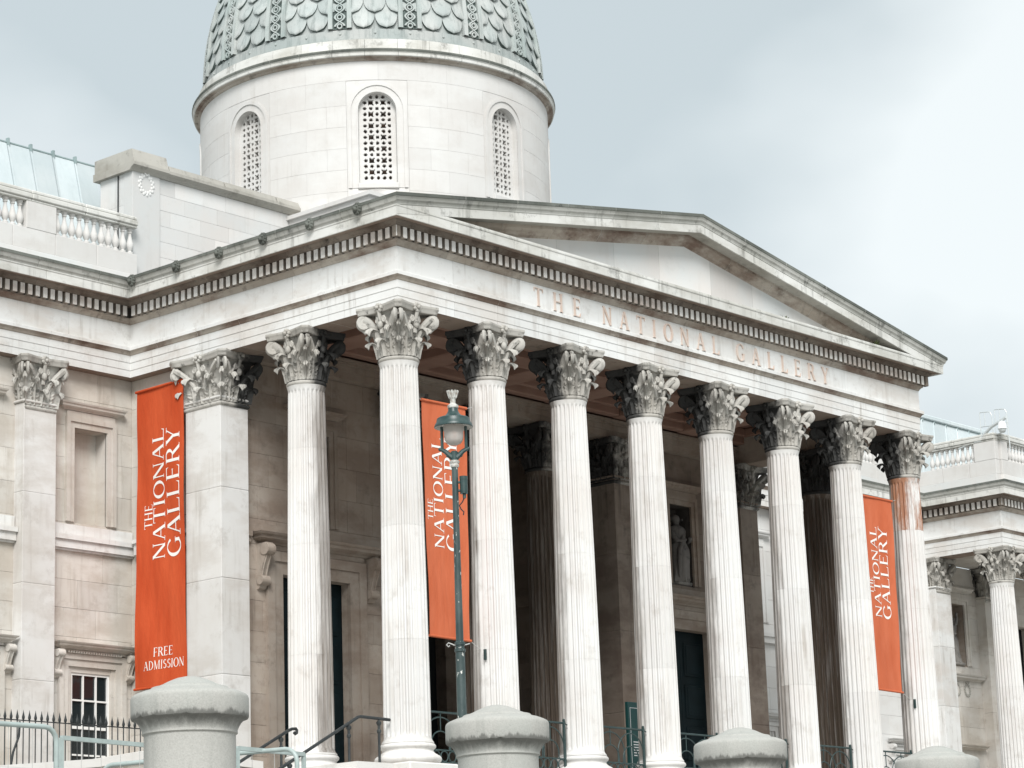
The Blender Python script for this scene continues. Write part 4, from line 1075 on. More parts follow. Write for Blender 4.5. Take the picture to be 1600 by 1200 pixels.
RIB = mb.mesh(['dome_rib_lead', 'dome_dark_lead'], 30, 'dome_rib')
for k in range(16): link('dome_rib', RIB, (DX, DY, 0), dome, rotz=-pi+pi/16+k*pi/8)
mb = MB()
for k in range(32): a = 2*pi*k/32; mb.ball((DX+5.0*math.cos(a), DY+5.0*math.sin(a), 20.68), .035, 6, 4)
mb.build('base_ring_bolts', 'dome_lead', dome)

# ---- balustrades
bp = [(.075, 0), (.085, .02), (.085, .06), (.05, .075), (.045, .10), (.085, .17), (.098, .235), (.09, .30), (.06, .40), (.042, .50), (.04, .555), (.06, .57), (.06, .60), (.05, .61), (.075, .65), (.085, .69)]
BAL = MB().lathe(bp, 14).mesh('stone_drum', 40, 'baluster')
def balustrade(p0, p1, items, z0=12.30, name='balustrade'):
    """straight balustrade from p0 to p1 (axis aligned); items: ('p', a, b) pedestal, ('b', a, b, n) balusters"""
    A, B = Vector(p0), Vector(p1); L = (B-A).length; u = (B-A)/L; nrm = Vector((u.y, -u.x))
    def bx(mb, t0, t1, o, za, zb, c=.012):
        a = A+u*t0; b = A+u*t1; xs = sorted((a.x, b.x)); ys = sorted((a.y, b.y))
        if abs(u.x) > .5: mb.cbox(xs[0], xs[1], ys[0]-o, ys[1]+o, za, zb, c)
        else: mb.cbox(xs[0]-o, xs[1]+o, ys[0], ys[1], za, zb, c)
    mb = MB(); bx(mb, 0, L, .17, z0-.1, 12.62); bal = mb.build(name, 'stone_attic', G, (A.x, A.y, z0))
    k = max(1, round(L/1.35))
    for i in range(k): mb = MB(); bx(mb, L*i/k+.004, L*(i+1)/k-.004, .14, 12.622, 13.17); mb.build('plinth_stone_block', 'stone_drum', bal)
    k = max(1, round(L/1.6))
    for i in range(k):
        mb = MB(); bx(mb, L*i/k+.004, L*(i+1)/k-.004, .15, 13.87, 13.93); bx(mb, L*i/k+.004, L*(i+1)/k-.004, .19, 13.932, 14.06, .02); bx(mb, L*i/k+.004, L*(i+1)/k-.004, .16, 14.062, 14.17, .03)
        mb.build('rail_stone', 'stone_cornice', bal)
    for it in items:
        if it[0] == 'p': mb = MB(); bx(mb, it[1], it[2], .145, 13.172, 13.868); mb.build('pedestal', 'stone_drum', bal)
        else:
            for i in range(it[3]):
                p = A+u*(it[1]+(it[2]-it[1])*(i+.5)/it[3]); link('baluster', BAL, (p.x, p.y, 13.172), bal)
    return bal
X0 = -12.0
balustrade((X0, 9.05), (-.20, 9.05), [('b', 0.0, 4.3, 19), ('p', 4.3, 5.2), ('b', 5.2, 8.28, 14), ('p', 8.28, 9.20), ('b', 9.20, 11.78, 11)], name='balustrade')
balustrade((21.2, 9.05), (28.3, 9.05), [('b', 0, 2.4, 11), ('p', 2.4, 3.4), ('b', 3.4, 6.2, 12), ('p', 6.2, 7.1)])
balustrade((28.3, 11.6), (39.95, 11.6), [('b', .6, 4.6, 18), ('p', 4.6, 5.6), ('b', 5.6, 9.0, 15), ('p', 9.0, 11.3)])
balustrade((40.1, 11.4), (40.1, 7.95), [('b', .55, 2.55, 9), ('p', 2.55, 3.45)])
balustrade((40.25, 8.0), (52, 8.0), [('p', .0, .45), ('b', .45, 3.0, 11), ('p', 3.0, 4.0), ('b', 4, 8, 16)])

# ---- seamed metal mansards
def mansard(pA, pB, pC, pD, n, name='mansard_roof', cap=True):
    """pA,pB lower edge; pC,pD upper edge (C above A)"""
    A, B, C, D = map(Vector, (pA, pB, pC, pD)); nrm = (B-A).cross(C-A).normalized()
    if nrm.y > 0 and abs(nrm.y) > abs(nrm.x): nrm = -nrm
    if abs(nrm.x) >= abs(nrm.y) and nrm.x > 0: nrm = -nrm
    r = MB().add([tuple(v) for v in (A-nrm*.05, B-nrm*.05, D-nrm*.05, C-nrm*.05)], [(0, 1, 2, 3)]).build(name, 'copper_trim', G)
    for i in range(n):
        a, b = i/n+.002, (i+1)/n-.002
        q = [A.lerp(B, a), A.lerp(B, b), C.lerp(D, b), C.lerp(D, a)]
        MB().add([tuple(v) for v in q]+[tuple(v-nrm*.03) for v in q], [(0, 1, 2, 3), (0, 1, 5, 4), (1, 2, 6, 5), (2, 3, 7, 6), (3, 0, 4, 7)]).build('roof_panel', 'copper_pale', r)
        mb = MB(); mb.tube([tuple(A.lerp(B, i/n)+nrm*.01), tuple(C.lerp(D, i/n)+nrm*.01)], .028, 4); mb.build('standing_seam', 'copper_pale', r)
        mb = MB(); p = C.lerp(D, i/n)+nrm*.02; mb.box(p.x-.03, p.x+.03, p.y-.05, p.y+.05, p.z-.10, p.z+.10); mb.build('seam_clip', 'copper_trim', r)
    if cap:
        mb = MB(); mb.tube([tuple(C), tuple(D)], .03, 6); mb.build('ridge_roll', 'copper_trim', r)
    return r
wr = mansard((-16, 10.5, 12.4), (.55, 10.5, 12.4), (-16, 12, 16.56), (.97, 12.0, 16.56), 23)
MB().add([(.56, 10.48, 12.4), (.98, 11.98, 16.58), (1.25, 12.1, 16.58), (.95, 10.7, 12.4)], [(0, 1, 2, 3)]).build('verge', 'copper_trim', wr)
MB().add([(-16, 12.0, 16.55), (.97, 12.0, 16.55), (.97, 16, 17.2), (-16, 16, 17.2)], [(0, 1, 2, 3)]).build('upper_slope', 'copper_pale', wr)
er = mansard((41.4, 12.0, 12.6), (56, 12.0, 12.6), (43.2, 13.0, 16.05), (56, 13.0, 16.05), 15)
MB().cbox(43.1, 56, 12.9, 13.15, 16.06, 16.24, .03).build('ridge_cap', 'copper_pale', er)
MB().add([(41.4, 12.02, 12.6), (43.2, 13.02, 16.05), (43.2, 16, 16.05), (41.4, 17, 12.6)], [(0, 1, 2, 3)]).build('end_slope', 'copper_pale', er)
MB().prism([(9.0+0, 12.3), (9.0, 14.4), (16, 16.2), (16, 12.3)], 47.5, 60, axis='x').build('pavilion_attic', 'stone_attic', G)
MB().lathe([(0, .02), (.28, .02), (.30, 0), (.30, -.05), (0, -.05)], 18, (41.9, 10.6, 13.55)).build('roof_vent', 'galvanised', er)

# ---- east wing walls and pavilion
def east_wall(x0, x1, yf, bays, mat='stone_drum'):
    w = MB().box(x0, x1, yf+1.4, yf+1.6, GZ, ZA).box(x0, x1, yf, yf+.5, GZ, -.86).build('wing_wall', mat, G, ((x0+x1)/2, yf, GZ))
    hs = []
    for b in bays: hs += bay_holes(b)
    ashlar(w, mat, 'wall_stone', x0, x1, yf, .5, -.86, ZA, .72, 1.3, hs)
    for b in bays: wing_bay(b, yf, mat)
    mb = MB(); mb.box(x0, x1, yf-.14, yf+.05, 5.42, 5.62).box(x0, x1, yf-.20, yf+.05, 5.622, 5.74).box(x0, x1, yf-.07, yf+.04, 5.742, 6.02); mb.build('string_course', mat, G)
east_wall(21.1, 28.06, 9.25, [22.4, 26.07])
east_wall(28.1, 40.2, 11.8, [31.0, 38.5])
MB().box(28.06, 28.4, 9.3, 12, GZ, ZA).build('wing_return', 'stone_drum', G)
# pavilion loggia
pv = MB().box(40.1, 60, 12.4, 12.6, GZ, ZA).box(40.1, 60, 7.7, 12.4, GZ, FLOOR).box(40.4, 60, 8.9, 11.7, 9.95, 10.1).build('pavilion_wall', 'stone_wall', G, (45, 11.7, GZ))
ashlar(pv, 'stone_wall', 'wall_stone', 41.16, 52, 11.65, .5, FLOOR, ZA, .74, 1.3, [(41.95, 43.05, 6.1, 8.5), (46, 48, 0, 8)])
niche(42.5, 11.65, 'stone_wall', 'stone_inner', .52, 6.14, 8.47, .45)
MB().box(45.9, 48.1, 12.1, 12.2, 0, 8).build('loggia_window', 'dark_room', pv)
mb = MB(); moulded(prof(1.0, 5.55, .9), 41.3, 43.7, 11.65, mb); mb.build('niche_sill', 'stone_wall', pv)
mb = MB(); moulded(prof(1.0, 2.95, .7), 41.5, 43.5, 11.65, mb); mb.build('hood', 'stone_wall', pv)
for wx in (42.15, 42.85):
    mb = MB(); mb.v = [((v[0]-.30)*1.0+wx, v[1]-(AY-.06)+11.62, (v[2]-15.22)+5.22) for v in WREATH.v]; mb.f = list(WREATH.f); mb.m = list(WREATH.m)
    mb.v = [((a-wx)*.85+wx, b, (c-5.22)*.85+5.22) for a, b, c in mb.v]; mb.build('wreath', 'stone_old_cap', pv, smooth=60)

# ================================================================== separate things
# ---- banners
def banner(origin, ux, w, z0, z1, mat, label, lines, foot=None, text_shift=0.0, sag=0.05):
    """cloth hung in the vertical plane through origin along unit vector ux; outward side is to the right of ux"""
    u = Vector((ux[0], ux[1], 0)); nv = Vector((ux[1], -ux[0], 0)); O = Vector((origin[0], origin[1], 0))
    root = thing('banner', label, 'banner', (O.x, O.y, z0), 'orange banners on the gallery')
    def wave(s, z): t = (z-z0)/(z1-z0); return sag*math.sin(s*2.1/w*1.6+z*.55)*(1-t*.6)+.012*math.sin(z*2.3+s*3)
    def P(s, z, d=0): return tuple(O+u*s+nv*(wave(s, z)+d)+Vector((0, 0, z)))
    nx, nz = 14, 40; vs = []
    for j in range(nz+1):
        for i in range(nx+1): vs.append(P(w*i/nx, z0+(z1-z0)*j/nz))
    b = len(vs)
    for j in range(nz+1):
        for i in range(nx+1): vs.append(P(w*i/nx, z0+(z1-z0)*j/nz, -.006))
    fs = []
    for j in range(nz):
        for i in range(nx):
            q = (j*(nx+1)+i, j*(nx+1)+i+1, (j+1)*(nx+1)+i+1, (j+1)*(nx+1)+i); fs += [q, tuple(b+k for k in q)[::-1]]
    MB().add(vs, fs).build('cloth', mat, root, smooth=60)
    mb = MB(); mb.tube([P(-.03, z1-.02, .012), P(w+.03, z1-.02, .012)], .035, 8); mb.build('top_pole', mat, root)
    mb = MB(); mb.tube([P(-.03, z0+.02, .012), P(w+.03, z0+.02, .012)], .032, 8); mb.build('bottom_pole', mat, root)
    # lettering runs upwards: text x axis = up, text z axis = towards -s
    k = 0
    for text, s_top, s_base, za, zb in lines:
        h = s_base-s_top; ls, tw = letters(text, h, .03); f = (zb-za)/tw
        for ch, ps, xo in ls:
            mb = MB()
            for p in ps:
                k += 1; d = .006+.00005*(k % 40)
                vs = [P(s_base-zz, za+(xo+xx)*f, d) for xx, zz in p]; mb.add(vs, [tuple(range(len(vs)))])
            mb.build('letter', 'banner_print', root)
    for text, h, sa, sb, zb in foot or ():
        ls, tw = letters(text, h, .05); f = (sb-sa)/tw
        for ch, ps, xo in ls:
            mb = MB()
            for p in ps:
                k += 1; d = .006+.00005*(k % 40)
                mb.add([P(sa+(xo+xx)*f, zb+zz, d) for xx, zz in p], [tuple(range(len(p)))])
            mb.build('letter', 'banner_print', root)
    return root, P
# on the west flank, facing west: along the flank from back to front
b1, PB = banner((-.52, 8.56), (0, -1), 1.78, 2.0, 9.46, 'banner_orange', 'deep orange banner with FREE ADMISSION at its foot on the flank wall',
    [('THE', .29, .56, 5.92, 6.54), ('NATIONAL', .60, 1.03, 5.11, 8.37), ('GALLERY', 1.12, 1.62, 5.11, 8.34)], [('FREE', .22, .66, 1.30, 2.75), ('ADMISSION', .215, .33, 1.68, 2.44)])
def col_banner(x0, label):
    r, P = banner((x0, 0.0), (1, 0), 1.44, 2.42, 7.93, 'banner_orange_faded', label,
        [('THE', .08, .26, 5.12, 5.61), ('NATIONAL', .30, .63, 4.48, 7.08), ('GALLERY', .71, 1.10, 4.46, 7.10)])
    mb = MB()
    for s, xx in ((0, -.26), (1.44, 1.70)):
        mb.tube([P(s, 2.44, .01), (x0+xx, -.02 if s else .1, 2.26)], .008, 5); mb.tube([P(s, 7.9, .01), (x0+xx, .0, 7.98)], .008, 5)
    mb.build('guy_rope', 'wire_steel', r)
    MB().cbox(x0+1.69, x0+1.73, -.20, -.12, 2.0, 2.25, .008).build('tie_bracket', 'iron_green', r)
col_banner(.76, 'orange banner hanging behind the lamp post between two portico columns')
col_banner(18.78, 'orange banner hung beside the rust-stained column of the portico')

# ---- iron railing panels between the portico columns
def railing(i):
    x0, x1 = 3*i+.52, 3*i+2.36; y = 0.0; zb, zt = FLOOR+.02, .735
    lab = {0: 'green iron railing between the corner column and the next, behind the lamp post'}
    ordn = ['first', 'second', 'third', 'fourth', 'fifth', 'sixth', 'seventh'][i]
    r = thing('iron_railing', 'dark green iron arched railing in the %s portico bay counted from the corner column' % ordn, 'railing', ((x0+x1)/2, y, FLOOR), 'railings between the portico columns')
    MB().tube([(x0, y, zt), (x1+.04, y, zt)], .026, 6).build('top_rail', 'iron_green', r)
    MB().tube([(x0, y, zb+.10), (x1, y, zb+.10)], .018, 6).build('bottom_rail', 'iron_green', r)
    MB().tube([(x0, y, zb+.37), (x1, y, zb+.37)], .018, 6).build('middle_rail', 'iron_green', r)
    for xx in (x0+.02, x1): MB().cbox(xx-.028, xx+.028, y-.028, y+.028, zb-.02, zt+.05, .006).ball((xx, y, zt+.07), .035, 8, 5).build('post', 'iron_green', r)
    mb = MB(); mb.tube([(x1+.02, y, zt-.01)]+[(x1+.12+.06*math.cos(a), y, zt+.02+.06*math.sin(a)) for a in (4.2, 4.8, 5.4, 6.0, 6.6)], .014, 6)
    mb.tube([(x1+.02, y, zt-.02), (x1+.13, y, zt-.03), (x1+.17, y, zt-.08), (x1+.15, y, zt-.13), (x1+.11, y, zt-.11)], .013, 6); mb.build('scroll_end', 'iron_green', r)
    L = x1-x0; R1 = L*.36; xm = x0+L*.5; z1 = zb+.37
    for cx, R, H in ((x0+L*.30, L*.29, .80), (x0+L*.72, L*.27, .80), (x0+L*.30, L*.17, .46), (x0+L*.72, L*.16, .46)):
        P = [(cx-R, y, z1)]+[(cx-R*math.cos(pi*k/14), y, z1+H*.3+H*.62*math.sin(pi*k/14)) for k in range(15)]+[(cx+R, y, z1)]
        MB().tube(P, .016, 6).build('arch', 'iron_green', r)
    for cx in (x0+L*.30, x0+L*.72): MB().tube([(cx, y, z1+.42), (cx, y, zt)], .013, 6).build('arch_tie', 'iron_green', r)
    n = 7
    for k in range(n):
        cx = x0+L*(k+.5)/n; P = [(cx+.118*math.cos(2*pi*q/14), y, zb+.235+.118*math.sin(2*pi*q/14)) for q in range(15)]
        MB().tube(P, .015, 6, caps=False).build('ring', 'iron_green', r)
for i in range(7): railing(i)

# ---- handrails of the side steps
def handrail(y, pts, posts, label):
    r = thing('handrail', label, 'handrail', (pts[0][0], y, FLOOR))
    MB().tube([(a, y, b) for a, b in pts], .036, 8).build('rail', 'iron_black', r)
    for a, zt, zb in posts:
        mb = MB(); mb.lathe([(.030, zb), (.030, zt-.30), (.05, zt-.27), (.05, zt-.23), (.032, zt-.20), (.032, zt-.13), (.055, zt-.09), (.06, zt-.05), (.03, zt-.02), (.02, zt)], 10, (a, y, 0)); mb.build('post', 'iron_black', r)
handrail(0.0, [(-.56, .47), (-.9, .478), (-1.46, .49), (-1.54, .475), (-2.0, .235), (-4.5, -1.06), (-7.5, -2.6)], [(-.90, .45, -.5), (-1.83, .30, -.5), (-3.6, -.60, -1.5)], 'black handrail that levels off against the corner column of the portico')
cu = [(-1.36+.05*math.cos(a), .38+.06*math.sin(a)) for a in (-2.6, -1.6, -.6, .4, 1.2)]
handrail(2.15, cu+[(-1.46, .425), (-1.6, .37), (-4.4, -1.08), (-7.4, -2.62)], [(-1.80, .24, -.7), (-3.4, -.58, -1.5)], 'black handrail with a curled end beside the second flank column')

# ---- spear-topped railing before the west wing
r = thing('spear_railing', 'black spear-topped iron railing in front of the barred lower window', 'railing', (-5, 5.5, -1.2))
XS0, XS1, PIT2 = -10.5, -2.1, .165
MB().tube([(XS0, 5.5, .66), (XS1, 5.5, .66)], .014, 5).build('top_rail', 'iron_black', r)
MB().tube([(XS0, 5.5, -1.0), (XS1, 5.5, -1.0)], .014, 5).build('bottom_rail', 'iron_black', r)
PK = MB().tube([(0, 0, -1.2), (0, 0, .68)], .014, 5).lathe([(.016, .66), (.034, .71), (.034, .74), (.012, .83), (.002, .89)], 6).mesh('iron_black', None, 'picket')
for k in range(int((XS1-XS0)/PIT2)): link('picket', PK, (XS0+PIT2*(k+.5), 5.5, 0), r)
MB().box(XS0, XS1+.3, 5.35, 5.65, -4.6, -1.2).build('kerb_wall', 'stone_wall', r)
cb = MB(); cb.tube([(-6.45, 5.42, .62), (-6.47, 5.42, .3), (-6.62, 5.42, -.05), (-6.72, 5.40, -.5), (-6.75, 5.4, -1.2)], .028, 6); tag(cb.build('cable', 'iron_black'), 'black cable hanging down the spear-topped railing', 'cable')

# ---- temporary barriers on the terrace
def barrier(p0, p1, zt, label, square=False, mesh=True):
    A, B = Vector((p0[0], p0[1], 0)), Vector((p1[0], p1[1], 0)); L = (B-A).length; u = (B-A)/L
    r = thing('crowd_barrier', label, 'barrier', (A.x, A.y, GZ), 'temporary barriers on the terrace')
    def P(s, z): v = A+u*s; return (v.x, v.y, z)
    R = .16
    if square: path = [P(0, GZ+.1), P(0, zt), P(L, zt), P(L, GZ+.1)]
    else: path = [P(0, GZ+.1), P(0, zt-R)]+[P(R-R*math.cos(a), zt-R+R*math.sin(a)) for a in (.4, .8, 1.2, 1.57)]+[P(L-R+R*math.cos(a), zt-R+R*math.sin(a)) for a in (1.57, 1.2, .8, .4)]+[P(L, zt-R), P(L, GZ+.1)]
    if square:
        for a, b in zip(path, path[1:]): pass
        mb = MB(); mb.tube([path[1], path[2]], .034, 4, flat=1.0); mb.tube([path[0], path[1]], .03, 4); mb.tube([path[2], path[3]], .03, 4)
    else: mb = MB(); mb.tube(path, .028, 10)
    mb.build('frame', 'barrier_paint', r, smooth=40)
    MB().tube([P(0, GZ+.35), P(L, GZ+.35)], .02, 8).build('bottom_rail', 'barrier_paint', r)
    n = max(2, int(L/.30))
    if mesh:
        for k in range(1, n): MB().tube([P(L*k/n, GZ+.36), P(L*k/n, zt-.02)], .003, 4).build('wire', 'wire_steel', r)
        for z in (zt-.45, zt-.9): MB().tube([P(.0, z), P(L, z)], .003, 4).build('wire', 'wire_steel', r)
    for s in (.12, L-.12):
        v = A+u*s; MB().cbox(v.x-.12, v.x+.12, v.y-.30, v.y+.30, GZ, GZ+.10, .02).build('foot', 'barrier_paint', r)
    return r
barrier((-27.0, -17.25), (-23.5, -17.25), -2.60, 'pale green round-cornered barrier in front of the spear-topped railing')
barrier((-22.80, -16.46), (-20.6, -16.2), -2.60, 'pale green square-cornered barrier in front of the sashed lower window', True)
barrier((-20.36, -14.2), (-19.70, -17.0), -2.61, 'pale green round-cornered barrier set crosswise behind the granite pier', False)
barrier((-20.26, -16.57), (-19.03, -16.42), -2.60, 'short pale green square-cornered barrier below the curled handrail', True, False)

# ---- street lamp
LX, LY = -12.81, -13.37
r = thing('street_lamp', 'dark green lamp post with a crown finial and frosted glass globe', 'street lamp', (LX, LY, GZ))
MB().lathe([(.16, GZ), (.16, GZ+.5), (.13, GZ+.6), (.105, GZ+1.3), (.075, GZ+1.4), (.071, -.52), (.085, -.51), (.085, -.47), (.068, -.46), (.066, -.42), (.08, -.41), (.08, -.37), (.058, -.35), (.048, 1.5), (.048, 2.33)], 16, (LX, LY, 0)).build('pole', 'lamp_post_paint', r, smooth=40)
MB().lathe([(.055, 2.31), (.066, 2.325), (.068, 2.35), (.06, 2.365), (.075, 2.38), (.078, 2.41), (.05, 2.425)], 16, (LX, LY, 0)).build('collar', 'lamp_white', r, smooth=40)
vx, vy = math.cos(PAN), -math.sin(PAN)
mb = MB(); mb.lathe([(.058, 2.41), (.058, 2.55), (.045, 2.56), (.045, 2.565), (.0, 2.565)], 12, (LX, LY, 0))
for s in (-1, 1):
    def q(d, z): return (LX+s*vx*d, LY+s*vy*d, z)
    mb.tube([q(.03, 2.47), q(.08, 2.51), q(.13, 2.56), q(.18, 2.59), q(.21, 2.60)], [.05, .042, .036, .032, .028], 8); mb.tube([q(.183, 2.58), q(.183, 2.95)], .024, 6); mb.ball(q(.215, 2.60), .03, 8, 5); mb.ball(q(.10, 2.50), .03, 6, 4)
mb.build('yoke', 'lamp_paint', r, smooth=40)
MB().lathe([(0.0, 3.25), (.072, 3.25), (.076, 3.235), (.078, 3.20), (.092, 3.165), (.12, 3.13), (.16, 3.105), (.235, 3.085), (.255, 3.07), (.262, 3.02), (.285, 2.985), (.297, 2.955), (.297, 2.94), (.285, 2.935)], 32, (LX, LY, 0)).build('lamp_lid', 'lamp_paint', r, smooth=35)
MB().lathe([(.286, 2.936), (.22, 2.975), (.155, 2.985), (.02, 2.985)], 28, (LX, LY, 0)).build('reflector', 'lamp_white', r, smooth=35)
MB().lathe([(.150, 2.975), (.150, 2.90), (.149, 2.80), (.138, 2.735), (.11, 2.69), (.06, 2.664), (0, 2.655)], 24, (LX, LY, 0)).build('globe', 'lamp_globe', r, smooth=60)
mb = MB(); mb.lathe([(.078, 3.24), (.086, 3.255), (.082, 3.285), (.058, 3.30), (.042, 3.315), (.044, 3.385), (.056, 3.40), (.057, 3.41)], 14, (LX, LY, 0)); mb.build('finial_neck', 'lamp_white', r, smooth=40)
mb = MB(); mb.lathe([(.048, 3.40), (.058, 3.42), (.085, 3.50), (.072, 3.50), (.03, 3.43)], 16, (LX, LY, 0))
for k in range(10): a = 2*pi*k/10; mb.tube([(LX+.053*math.cos(a), LY+.053*math.sin(a), 3.40), (LX+.085*math.cos(a), LY+.085*math.sin(a), 3.515)], [.012, .015], 5)
mb.build('crown', 'lamp_white', r, smooth=40)
def q(d, z, e=0.0): return (LX+vx*d+vy*e, LY+vy*d-vx*e, z)
mb = MB(); mb.tube([q(.13, 1.90), q(.13, 2.12)], .060, 10); mb.tube([q(.13, 2.121), q(.13, 2.17)], .064, 10); mb.tube([q(.135, 1.83), q(.135, 1.90)], .028, 8); mb.tube([q(.04, 2.08), q(.09, 2.08)], .02, 6); mb.tube([q(.04, 1.95), q(.09, 1.95)], .02, 6); mb.build('control_box', 'lamp_paint', r, smooth=40)
mb = MB(); mb.tube([q(.13, 1.83), q(.10, 1.77), q(.055, 1.72), q(.08, 1.66), q(.12, 1.62), q(.11, 1.57)], .010, 5); mb.build('lamp_cable', 'iron_black', r)
mb = MB(); mb.tube([q(-.06, -.42), q(-.12, -.39), q(-.17, -.37), q(-.20, -.40), q(-.17, -.43), q(-.15, -.41)], .010, 5); mb.tube([q(-.07, -.45), q(0, -.46, .08), q(.07, -.41), q(.15, -.39)], .009, 5); mb.build('wire_tie', 'wire_steel', r)

# ---- granite piers on the terrace edge
def pier_mesh(seed):
    rnd = random.Random(seed)
    pf = [(0, .128), (.05, .125), (.11, .112), (.18, .085), (.24, .055), (.29, .036), (.325, .030), (.335, .018), (.345, .010), (.41, -.006), (.46, -.026), (.485, -.040), (.496, -.055), (.5, -.075), (.5, -.225), (.492, -.24), (.46, -.25), (.435, -.275), (.415, -.31), (.402, -.34), (.404, -.352), (.405, -.365), (.395, -.372), (.388, -.378), (.388, -1.55), (.40, -1.57), (.46, -1.6), (.46, -1.9)]
    n = 72; vs = []
    chips = [(rnd.uniform(0, 2*pi), rnd.uniform(.02, .09), rnd.uniform(.006, .022)) for _ in range(16)]
    for i in range(n):
        a = 2*pi*i/n
        for r, z in pf:
            d = 0
            if -.26 < z < -.21:
                for ca, cw, dp in chips:
                    e = abs((a-ca+pi) % (2*pi)-pi)
                    if e < cw: d = max(d, dp*(1-e/cw))
            vs.append(((r-d*.6)*math.cos(a), (r-d*.6)*math.sin(a), z+d))
    m = len(pf)
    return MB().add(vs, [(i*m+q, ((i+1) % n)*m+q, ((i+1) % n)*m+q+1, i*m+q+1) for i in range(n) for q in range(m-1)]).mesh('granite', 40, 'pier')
YP = CAM.y+16.33
plabels = ['round granite pier beside the pale green barriers', 'round granite pier standing nearest the green lamp post', 'round granite pier third along the row from the barriers', 'round granite pier fourth along the row from the barriers']
for k in range(4):
    x = -26.416+3.912*k
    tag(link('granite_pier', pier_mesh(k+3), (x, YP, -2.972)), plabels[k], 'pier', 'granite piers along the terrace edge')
wl = MB().box(-120, 120, YP-.45, YP+.45, -7.25, -4.55); tag(wl.build('terrace_wall', 'granite'), 'granite terrace wall carrying the round piers', 'wall')

# ---- statues
def statue(x, y, z0, h, lean, label, raise_arm=False):
    mb = MB(); n = 28; vs = []
    pr = [(0, .17, .15), (.03, .175, .155), (.12, .16, .14), (.25, .155, .135), (.38, .165, .145), (.48, .165, .14), (.55, .14, .115), (.61, .115, .095), (.66, .125, .10), (.72, .145, .105), (.78, .155, .10), (.815, .13, .085), (.835, .06, .055), (.86, .042, .045), (.88, .052, .058), (.91, .062, .07), (.945, .064, .072), (.975, .05, .056), (.995, .02, .022), (1.0, .002, .002)]
    for t, rx, ry in pr:
        fold = .12*max(0, 1-t/.62)
        ox = lean*(.5*math.sin(t*pi*1.1))*.12
        for k in range(n):
            a = 2*pi*k/n; f = 1+fold*math.cos(7*a+t*5)+fold*.5*math.cos(11*a-t*9)
            vs.append((x+h*(rx*f*math.cos(a)+ox), y+h*ry*f*math.sin(a), z0+h*t))
    m = len(pr); mb.add(vs, [(i*n+k, i*n+(k+1) % n, (i+1)*n+(k+1) % n, (i+1)*n+k) for i in range(m-1) for k in range(n)]+[tuple(range(n))[::-1]])
    def tb(pts, rs): mb.tube([(x+h*a, y+h*b, z0+h*c) for a, b, c in pts], [h*q for q in rs], 8)
    o = lean*.06
    tb([(-.14+o, 0, .79), (-.17+o, -.03, .68), (-.15+o, -.08, .60), (-.06+o, -.13, .60), (-.02+o, -.135, .62)], [.042, .038, .032, .026, .028])
    if raise_arm: tb([(.13+o, 0, .79), (.19+o, -.03, .86), (.20+o, -.05, .97), (.19+o, -.05, 1.06), (.19+o, -.06, 1.10)], [.042, .036, .028, .024, .028])
    else: tb([(.14+o, 0, .79), (.18+o, .0, .67), (.17+o, -.05, .57), (.12+o, -.12, .63), (.10+o, -.13, .66)], [.042, .036, .03, .026, .028])
    tb([(.03+o, -.05, .76), (-.05+o, -.11, .62), (-.12+o, -.10, .46), (-.10, -.12, .25), (-.08, -.10, .06)], [.03, .035, .035, .03, .02])
    tb([(o-.02, .03, .965), (o, .07, .945), (o+.02, .075, .90)], [.03, .04, .03])
    mb.ball((x+h*o, y-h*.072, z0+h*.915), (h*.012, h*.02, h*.016), 6, 4)
    mb.cbox(x-.34, x+.34, y-.28, y+.28, z0-.10, z0+.004, .02)
    o = mb.build('statue', 'statue_stone', None, (x, y, z0-.1), smooth=50); return tag(o, label, 'statue', 'draped statues in wall niches')
statue(18.12, 6.17, 6.16, 2.05, 1, 'weathered draped statue in the niche above the portico door')
statue(42.42, 11.85, 6.24, 1.75, -1, 'pale draped statue with one raised arm in the pavilion niche', True)
statue(3.0, 6.17, 6.16, 2.05, -1, 'draped statue in the shadowed niche behind the second flank column')

# ---- upright green sign in the portico
r = thing('sign_board', 'tall dark green information board standing in the portico', 'sign', (11.42, 2.6, FLOOR))
MB().cbox(10.98, 11.68, 2.55, 2.65, FLOOR+.02, 1.86, .012).build('board', 'sign_green', r)
mb = MB(); 
for a, b in ((11.06, 11.60),):
    mb.box(a, b, 2.545, 2.551, 1.70, 1.712).box(a, b, 2.545, 2.551, .10, .112).box(a, a+.012, 2.545, 2.551, .112, 1.70).box(b-.012, b, 2.545, 2.551, .112, 1.70)
for k in range(6): mb.box(11.16, 11.16+.34-.05*(k % 3), 2.546, 2.552, .46+.07*k, .485+.07*k)
n = 16; mb.add([(11.50+.07*math.cos(2*pi*q/n), 2.546, 1.00+.16*math.sin(2*pi*q/n)) for q in range(n)], [tuple(range(n))])
mb.build('print', 'camera_white', r)
MB().cbox(10.90, 11.76, 2.4, 2.8, FLOOR, FLOOR+.05, .01).build('foot', 'sign_green', r)

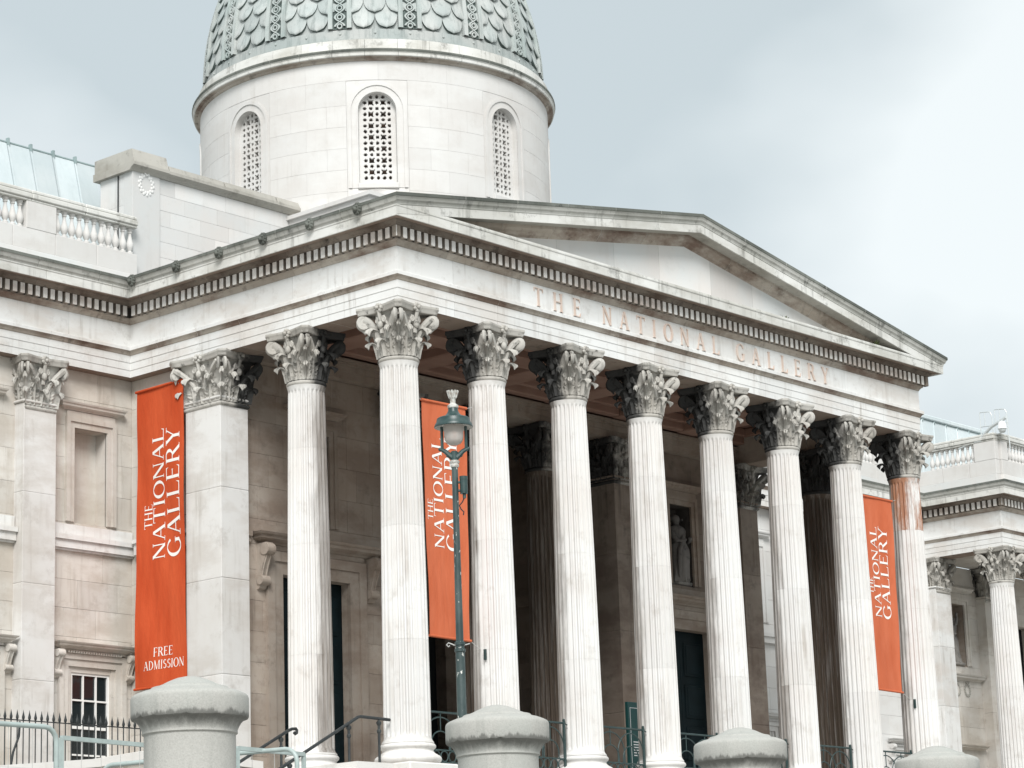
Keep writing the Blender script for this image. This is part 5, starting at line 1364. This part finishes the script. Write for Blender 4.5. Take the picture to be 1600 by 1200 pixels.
# ---- rooftop fittings of the east pavilion
r = thing('security_camera', 'white dome security camera on a cranked arm above the pavilion balustrade', 'camera', (40.0, 8.6, 14.17))
MB().tube([(40, 9.5, 13.80), (40, 8.72, 13.98), (40, 8.56, 14.02), (40, 8.05, 14.40), (40, 7.50, 14.60), (40, 7.42, 14.64)], [.035, .035, .065, .065, .062, .062], 8).build('arm', 'galvanised', r, smooth=40)
MB().lathe([(0, .42), (.04, .42), (.05, .36), (.12, .33), (.15, .24), (.155, .12), (.17, .10), (.17, .075), (.0, .075)], 18, (40, 7.60, 14.16)).build('housing', 'camera_white', r, smooth=35)
MB().lathe([(.14, .074), (.13, .0), (.09, -.06), (.0, -.08)], 16, (40, 7.60, 14.16)).build('lens_dome', 'galvanised', r, smooth=60)
MB().cbox(39.93, 40.07, 8.50, 8.80, 13.90, 14.0, .01).build('bracket', 'galvanised', r)
for k, y in enumerate((8.85, 8.22)):
    x = 40.6; z1 = 15.16-.0*k
    r = thing('roof_guard_hoop', ['thin steel guard hoop behind the security camera arm', 'thin steel guard hoop rising over the security camera housing'][k], 'guard rail', (x, y, 13.9), 'guard hoops on the pavilion roof')
    P = [(x, y, 13.6), (x, y, z1-.02), (x, y-.02, z1), (x, y-.36, z1-.03), (x, y-.44, z1-.06), (x, y-.50, z1-.18), (x, y-.54, 13.6)]
    MB().tube(P, .020, 6).build('hoop', 'galvanised', r); MB().tube([(x, y, z1-.55), (x, y-.53, z1-.58)], .018, 6).build('cross_bar', 'galvanised', r); MB().tube([(x, y-.2, z1-.01), (x, y-.2, z1-.56)], .016, 6).build('upright', 'galvanised', r)

# ---- weeds rooted in the cornice
def weed(x, y, z, s, label):
    mb = MB(); rnd = random.Random(int(x*10))
    for k in range(26):
        a = rnd.uniform(0, 2*pi); l = rnd.uniform(.4, 1)*s; tx, ty = math.cos(a)*l*.5, math.sin(a)*l*.5; w = .12*l
        b = Vector((x+rnd.uniform(-.03, .03), y, z)); t = Vector((x+tx, y+ty, z+l*rnd.uniform(.4, 1))); sd = Vector((-ty, tx, 0)).normalized()*w; mid = b.lerp(t, .6)
        mb.add([tuple(b), tuple(mid+sd), tuple(t), tuple(mid-sd)], [(0, 1, 2, 3)])
    tag(mb.build('weed', 'weed_green', None, (x, y, z)), label, 'plant')
weed(14.75, -.55, ZCT+.10, .30, 'small green weed growing at the foot of the tympanum')
weed(18.8, -.80, ZCT+.06, .26, 'dark weed tucked where raking and level cornices meet')
